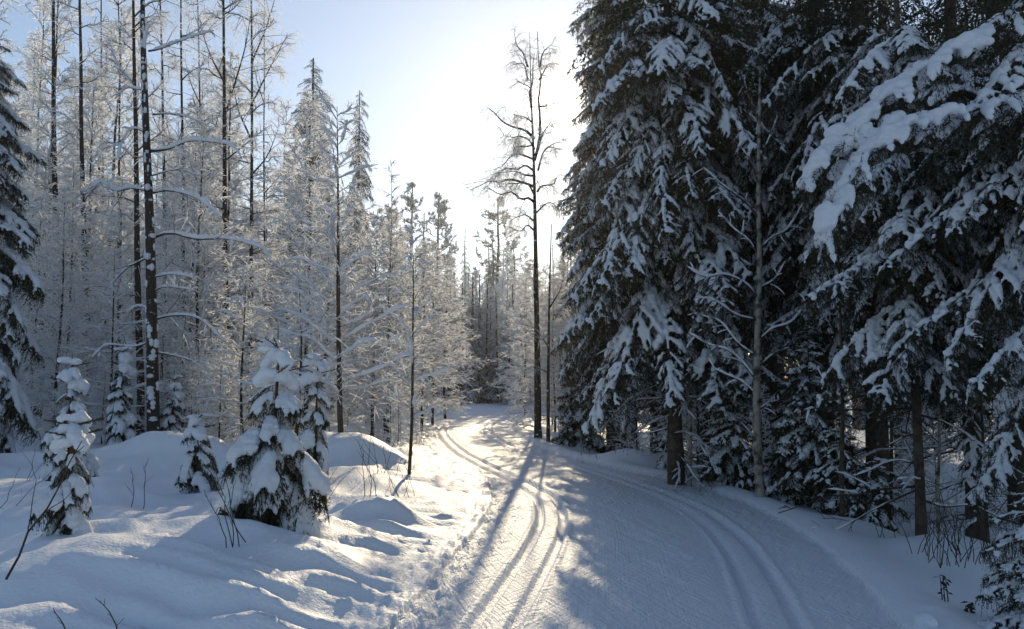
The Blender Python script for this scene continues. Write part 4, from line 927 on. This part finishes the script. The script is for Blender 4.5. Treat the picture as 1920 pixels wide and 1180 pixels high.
# trees standing wholly behind others or outside the picture are left out
GONE = {'spruce_tree': [(-44.4,62.6),(-37.6,55.3),(-32.4,124.5),(-32.4,128.5),(-32.0,56.9),(-29.3,49.2),(-28.0,55.2),(-25.3,58.7),(-25.2,116.7),(-24.7,94.7),(-21.5,95.9),(-20.9,62.7),(-20.3,57.4),(-19.8,67.4),(-19.5,119.2),(-19.4,122.3),(-17.8,111.5),(-13.8,124.1),(-13.2,75.5),(-12.4,71.3),(-11.9,104.7),(-11.1,116.7),(-10.6,88.9),(-9.4,98.3),(-8.6,122.2),(-6.7,126.7),(2.6,119.6),(3.1,77.6),(6.0,126.3),(6.1,65.4),(6.2,78.6),(6.6,87.9),(7.9,63.0),(9.1,77.3),(9.8,37.3),(10.5,74.6),(10.8,32.0),(11.1,43.4),(11.4,40.7),(11.7,38.3),(11.8,123.2),(11.9,35.8),(12.3,45.4),(12.5,125.9),(13.5,41.6),(13.8,38.9),(14.1,19.3),(14.9,30.5),(15.2,102.9),(15.4,99.8),(15.7,20.5),(15.7,48.4),(16.0,89.7),(16.3,44.4),(17.2,22.7),(17.8,48.8),(19.0,101.3),(20.9,27.9),(20.9,93.3),(21.4,113.8),(22.0,36.0),(22.2,44.5),(22.8,29.2),(24.5,115.0),(25.3,45.9),(25.6,49.1),(25.7,33.7),(26.7,122.8),(27.5,41.3),(27.7,34.8),(28.1,38.4),(28.5,48.8),(29.8,40.1),(30.6,45.2),(31.9,48.3),(32.7,42.1)],
        'young_spruce': [(-17.3,68.1),(-15.9,64.8),(-14.9,53.5),(-14.2,51.7),(-14.1,55.7),(-13.2,66.8),(-13.0,53.1),(-12.4,48.4),(-10.4,64.3),(-10.2,67.1),(-9.5,59.9),(-8.5,54.4),(-8.5,65.9),(-8.4,67.8),(-8.3,51.5),(-8.3,69.7),(-8.2,61.8),(-7.0,57.3),(-6.9,61.3),(-6.6,59.6),(-6.3,40.4),(-5.8,53.6),(-5.2,61.0),(-4.6,57.1),(-4.6,59.2),(-3.7,57.3),(0.7,60.6),(0.8,56.5),(1.5,61.8),(3.2,51.6),(4.1,54.3),(4.1,57.6),(4.8,49.9),(5.4,52.6),(5.8,50.6),(5.9,59.0),(6.2,60.1),(7.1,52.3),(7.1,56.0),(7.9,59.2),(8.4,60.6)],
        'frosted_tree': [(-11.9,73.6),(-9.5,71.4),(-6.7,73.9),(-5.2,72.5),(-4.6,67.1),(-3.7,70.1),(1.4,72.0),(3.6,61.4),(3.8,39.0),(4.1,70.3),(5.0,72.4),(5.5,62.4),(6.2,73.8),(6.7,66.9),(6.7,70.1),(6.8,72.0)],
        'frosted_birch': [(-8.9,79.7),(-4.2,77.0),(-4.0,74.0),(3.1,79.8),(6.9,76.5)],
        'snowy_shrub': [(7.4,22.5),(11.1,17.5),(12.1,17.4),(15.3,22.1),(15.6,25.1)]}
gone = [o for o in COL.objects if o.parent is None and o.get('group') and (round(o.location.x, 1), round(o.location.y, 1)) in GONE.get(o.name.split('.')[0], ())]
gone += [c for o in gone for c in o.children_recursive]
for o in gone: bpy.data.objects.remove(o)

# trees that share their landmark are told apart by height, then by distance
same = {}
for o in COL.objects:
    if o.parent is None and o.get('group') and o.get('label'): same.setdefault(o['label'], []).append(o)
for l, os_ in same.items():
    if len(os_) == 2:
        a, b = sorted(os_, key=lambda o: o.scale[2])
        if b.scale[2] > a.scale[2] * 1.12: a['label'], b['label'] = l + ', shorter', l + ', taller'
        else:
            a, b = sorted(os_, key=lambda o: o.location.y); a['label'], b['label'] = l + ', nearer', l + ', farther'
    elif len(os_) in (3, 4):
        for o, w in zip(sorted(os_, key=lambda o: o.location.y), ('nearest', 'second', 'third', 'farthest') if len(os_) == 4 else ('nearest', 'middle', 'farthest')): o['label'] = l + ', ' + w

# ------------------------------------------------------------------ twigs and dead stalks sticking out of the snow
def twig_clump(label, px, py, h, n, seed, spread=.35, lean=(0, 0), r=.004, root='bare_shrub', kids=4, mat_=M_TWIG, frost=False, group=None):
    rg = np.random.default_rng(seed); b = foot(px, py); b[2] -= .04
    o = thing(root, label, 'twigs', b, 0, 1, group)
    f = MB()
    for i in range(n):
        d = rg.normal(size=2) * spread + lean; l = h * rg.uniform(.55, 1.05)
        u = np.linspace(0, 1, 7)[:, None]
        P = np.array([*rg.normal(size=2) * .03 * n ** .5, 0]) + np.concatenate([u * d * l * (1 + .3 * u), u * l], 1)
        P[1:, :2] += np.cumsum(rg.normal(size=(6, 2)) * .03 * l, 0)
        mb = MB(); tubes(mb, P[None], (np.linspace(1, .35, 7) * r)[None], 5)
        link('stem', mb.mesh('stem', [mat_]), o)
        A, la, _, _ = sprout(rg, P[None], kids, lambda q, s: l * .35 * (1.2 - s) * rg.uniform(.5, 1.2, len(s)), R(38), .25, 1, 4, 0, .1, .1)
        tubes(f, A, np.linspace(1, .5, 4)[None] * r * .5, 3)
    if f.n: link('twigs', f.mesh('twigs', [M_TWIG_F if frost else mat_]), o, kind='stuff')
    return o
TW = 'bare twigs poking out of the snow'
for a in [('single long bent twig arching up at the left edge', 22, 1075, .85, 1, 701, .05, (.35, 0), .008),
          ('pair of upright twigs in the snow hollow left of the largest buried spruce', 262, 958, .6, 2, 702, .1, (0, 0), .005),
          ('spray of thin twigs at the left foot of the largest snow-buried spruce', 432, 1012, .6, 5, 703, .5, (-.2, 0), .004),
          ('short dark twig at the bottom edge of the picture', 190, 1178, .22, 2, 704, .25, (-.3, 0), .004),
          ('tuft of short twigs below the largest snow-buried spruce', 500, 1008, .28, 3, 705, .2, (0, 0), .004),
          ('fan of frosted twigs right of the largest snow-buried spruce', 580, 990, .7, 5, 706, .3, (.25, 0), .004),
          ('tall dark twig leaning across the slender dark-stemmed tree foot', 640, 935, .95, 2, 707, .1, (-.55, 0), .007),
          ('upright dark twigs in front of the white dome', 700, 940, 1.0, 3, 708, .14, (-.15, 0), .006),
          ('thin twigs around the foot of the lone sapling', 758, 925, .5, 6, 709, .4, (0, 0), .004),
          ('frosted brush between white dome and lone sapling', 722, 890, .8, 6, 710, .4, (0, 0), .004),
          ('frosted brush along the trail edge before the bend', 790, 835, .7, 6, 711, .45, (.2, 0), .004),
          ('low frosted twigs at the left of the lumpy young spruce', 60, 900, .7, 4, 712, .4, (.3, 0), .004),
          ('long thin frosted twig lying out at the left edge', 10, 960, .6, 3, 713, .3, (.6, 0), .004)]:
    twig_clump(*a, frost='frost' in a[0], group=TW)
SH = 'leafless shrubs at the edge of the right-hand forest'
for k, (px, py, h, n, lab) in enumerate([(1768, 1052, .55, 9, 'thicket of thin dark shoots right of the slim near spruce'), (1730, 1030, .45, 6, 'few dark shoots at the foot of the slim near spruce'),
        (1800, 1045, .5, 8, 'dark bushy shoots on the snow mound at the right'), (1846, 1048, .35, 5, 'small dark shoots on top of the right-hand snow mound'), (1890, 1052, .5, 7, 'bare shoots above the corner spruce'),
        (1790, 1030, .7, 7, 'taller shoots behind the dark bushy ones'), (1665, 1010, .35, 4, 'low arching twigs left of the slim near spruce')]):
    twig_clump(lab, px, py, h, n, 720 + k, .3, (0, 0), .004, group=SH)
def dead_plant(label, px, py, h, seed):
    rg = np.random.default_rng(seed); b = foot(px, py); b[2] -= .03
    o = thing('dead_plant', label, 'dead plant', b)
    for i in range(3):
        u = np.linspace(0, 1, 7)[:, None]; s = rg.uniform(-.3, .5)
        P = np.concatenate([u * s * h * .5 + rg.normal() * .02, u * 0 + rg.normal() * .02, h * (u - .25 * u ** 3) * rg.uniform(.7, 1)], 1)
        mb = MB(); tubes(mb, P[None], np.linspace(.005, .002, 7)[None], 5); st = link('stem', mb.mesh('stem', [M_TWIG]), o)
        lf = MB()
        for j in range(5):
            p = P[2 + j % 5]; d = norm(rg.normal(size=3) * [1, 1, .3] + [0, 0, -.8]); l = rg.uniform(.04, .07)
            sd = norm(np.cross(d, rg.normal(size=3))) * .012
            lf.add([p, p + d * l * .5 + sd, p + d * l, p + d * l * .5 - sd + .006], [[0, 1, 2, 3]], 0, False)
        link('leaves', lf.mesh('leaves', [M_TWIG]), o, kind='stuff')
    return o
dead_plant('withered stalks with curled leaves in the hollow on the right', 1775, 1128, .3, 740)
dead_plant('small broken dead stalk near the bottom right corner', 1822, 1150, .14, 741)
def snow_lump(label, px, py, r, seed):
    b = foot(px, py); rg = np.random.default_rng(seed); sn = MB()
    for k in range(5):
        a = rg.uniform(-.5, .5, 3) * r; snow_tubes(sn, rg, np.array([[a - [r * .5, 0, 0], a + [r * .6, 0, .03]]]), r * rg.uniform(.5, .8), 7, 8, .2, 0, blunt=.6)
    o = link('snow_lump', remesh_snow(sn, 'snow_lump', .012), None, b); return tag(o, label, 'snow lump')
snow_lump('loose lump of snow on the right trail edge at the bottom', 1735, 1172, .07, 750)
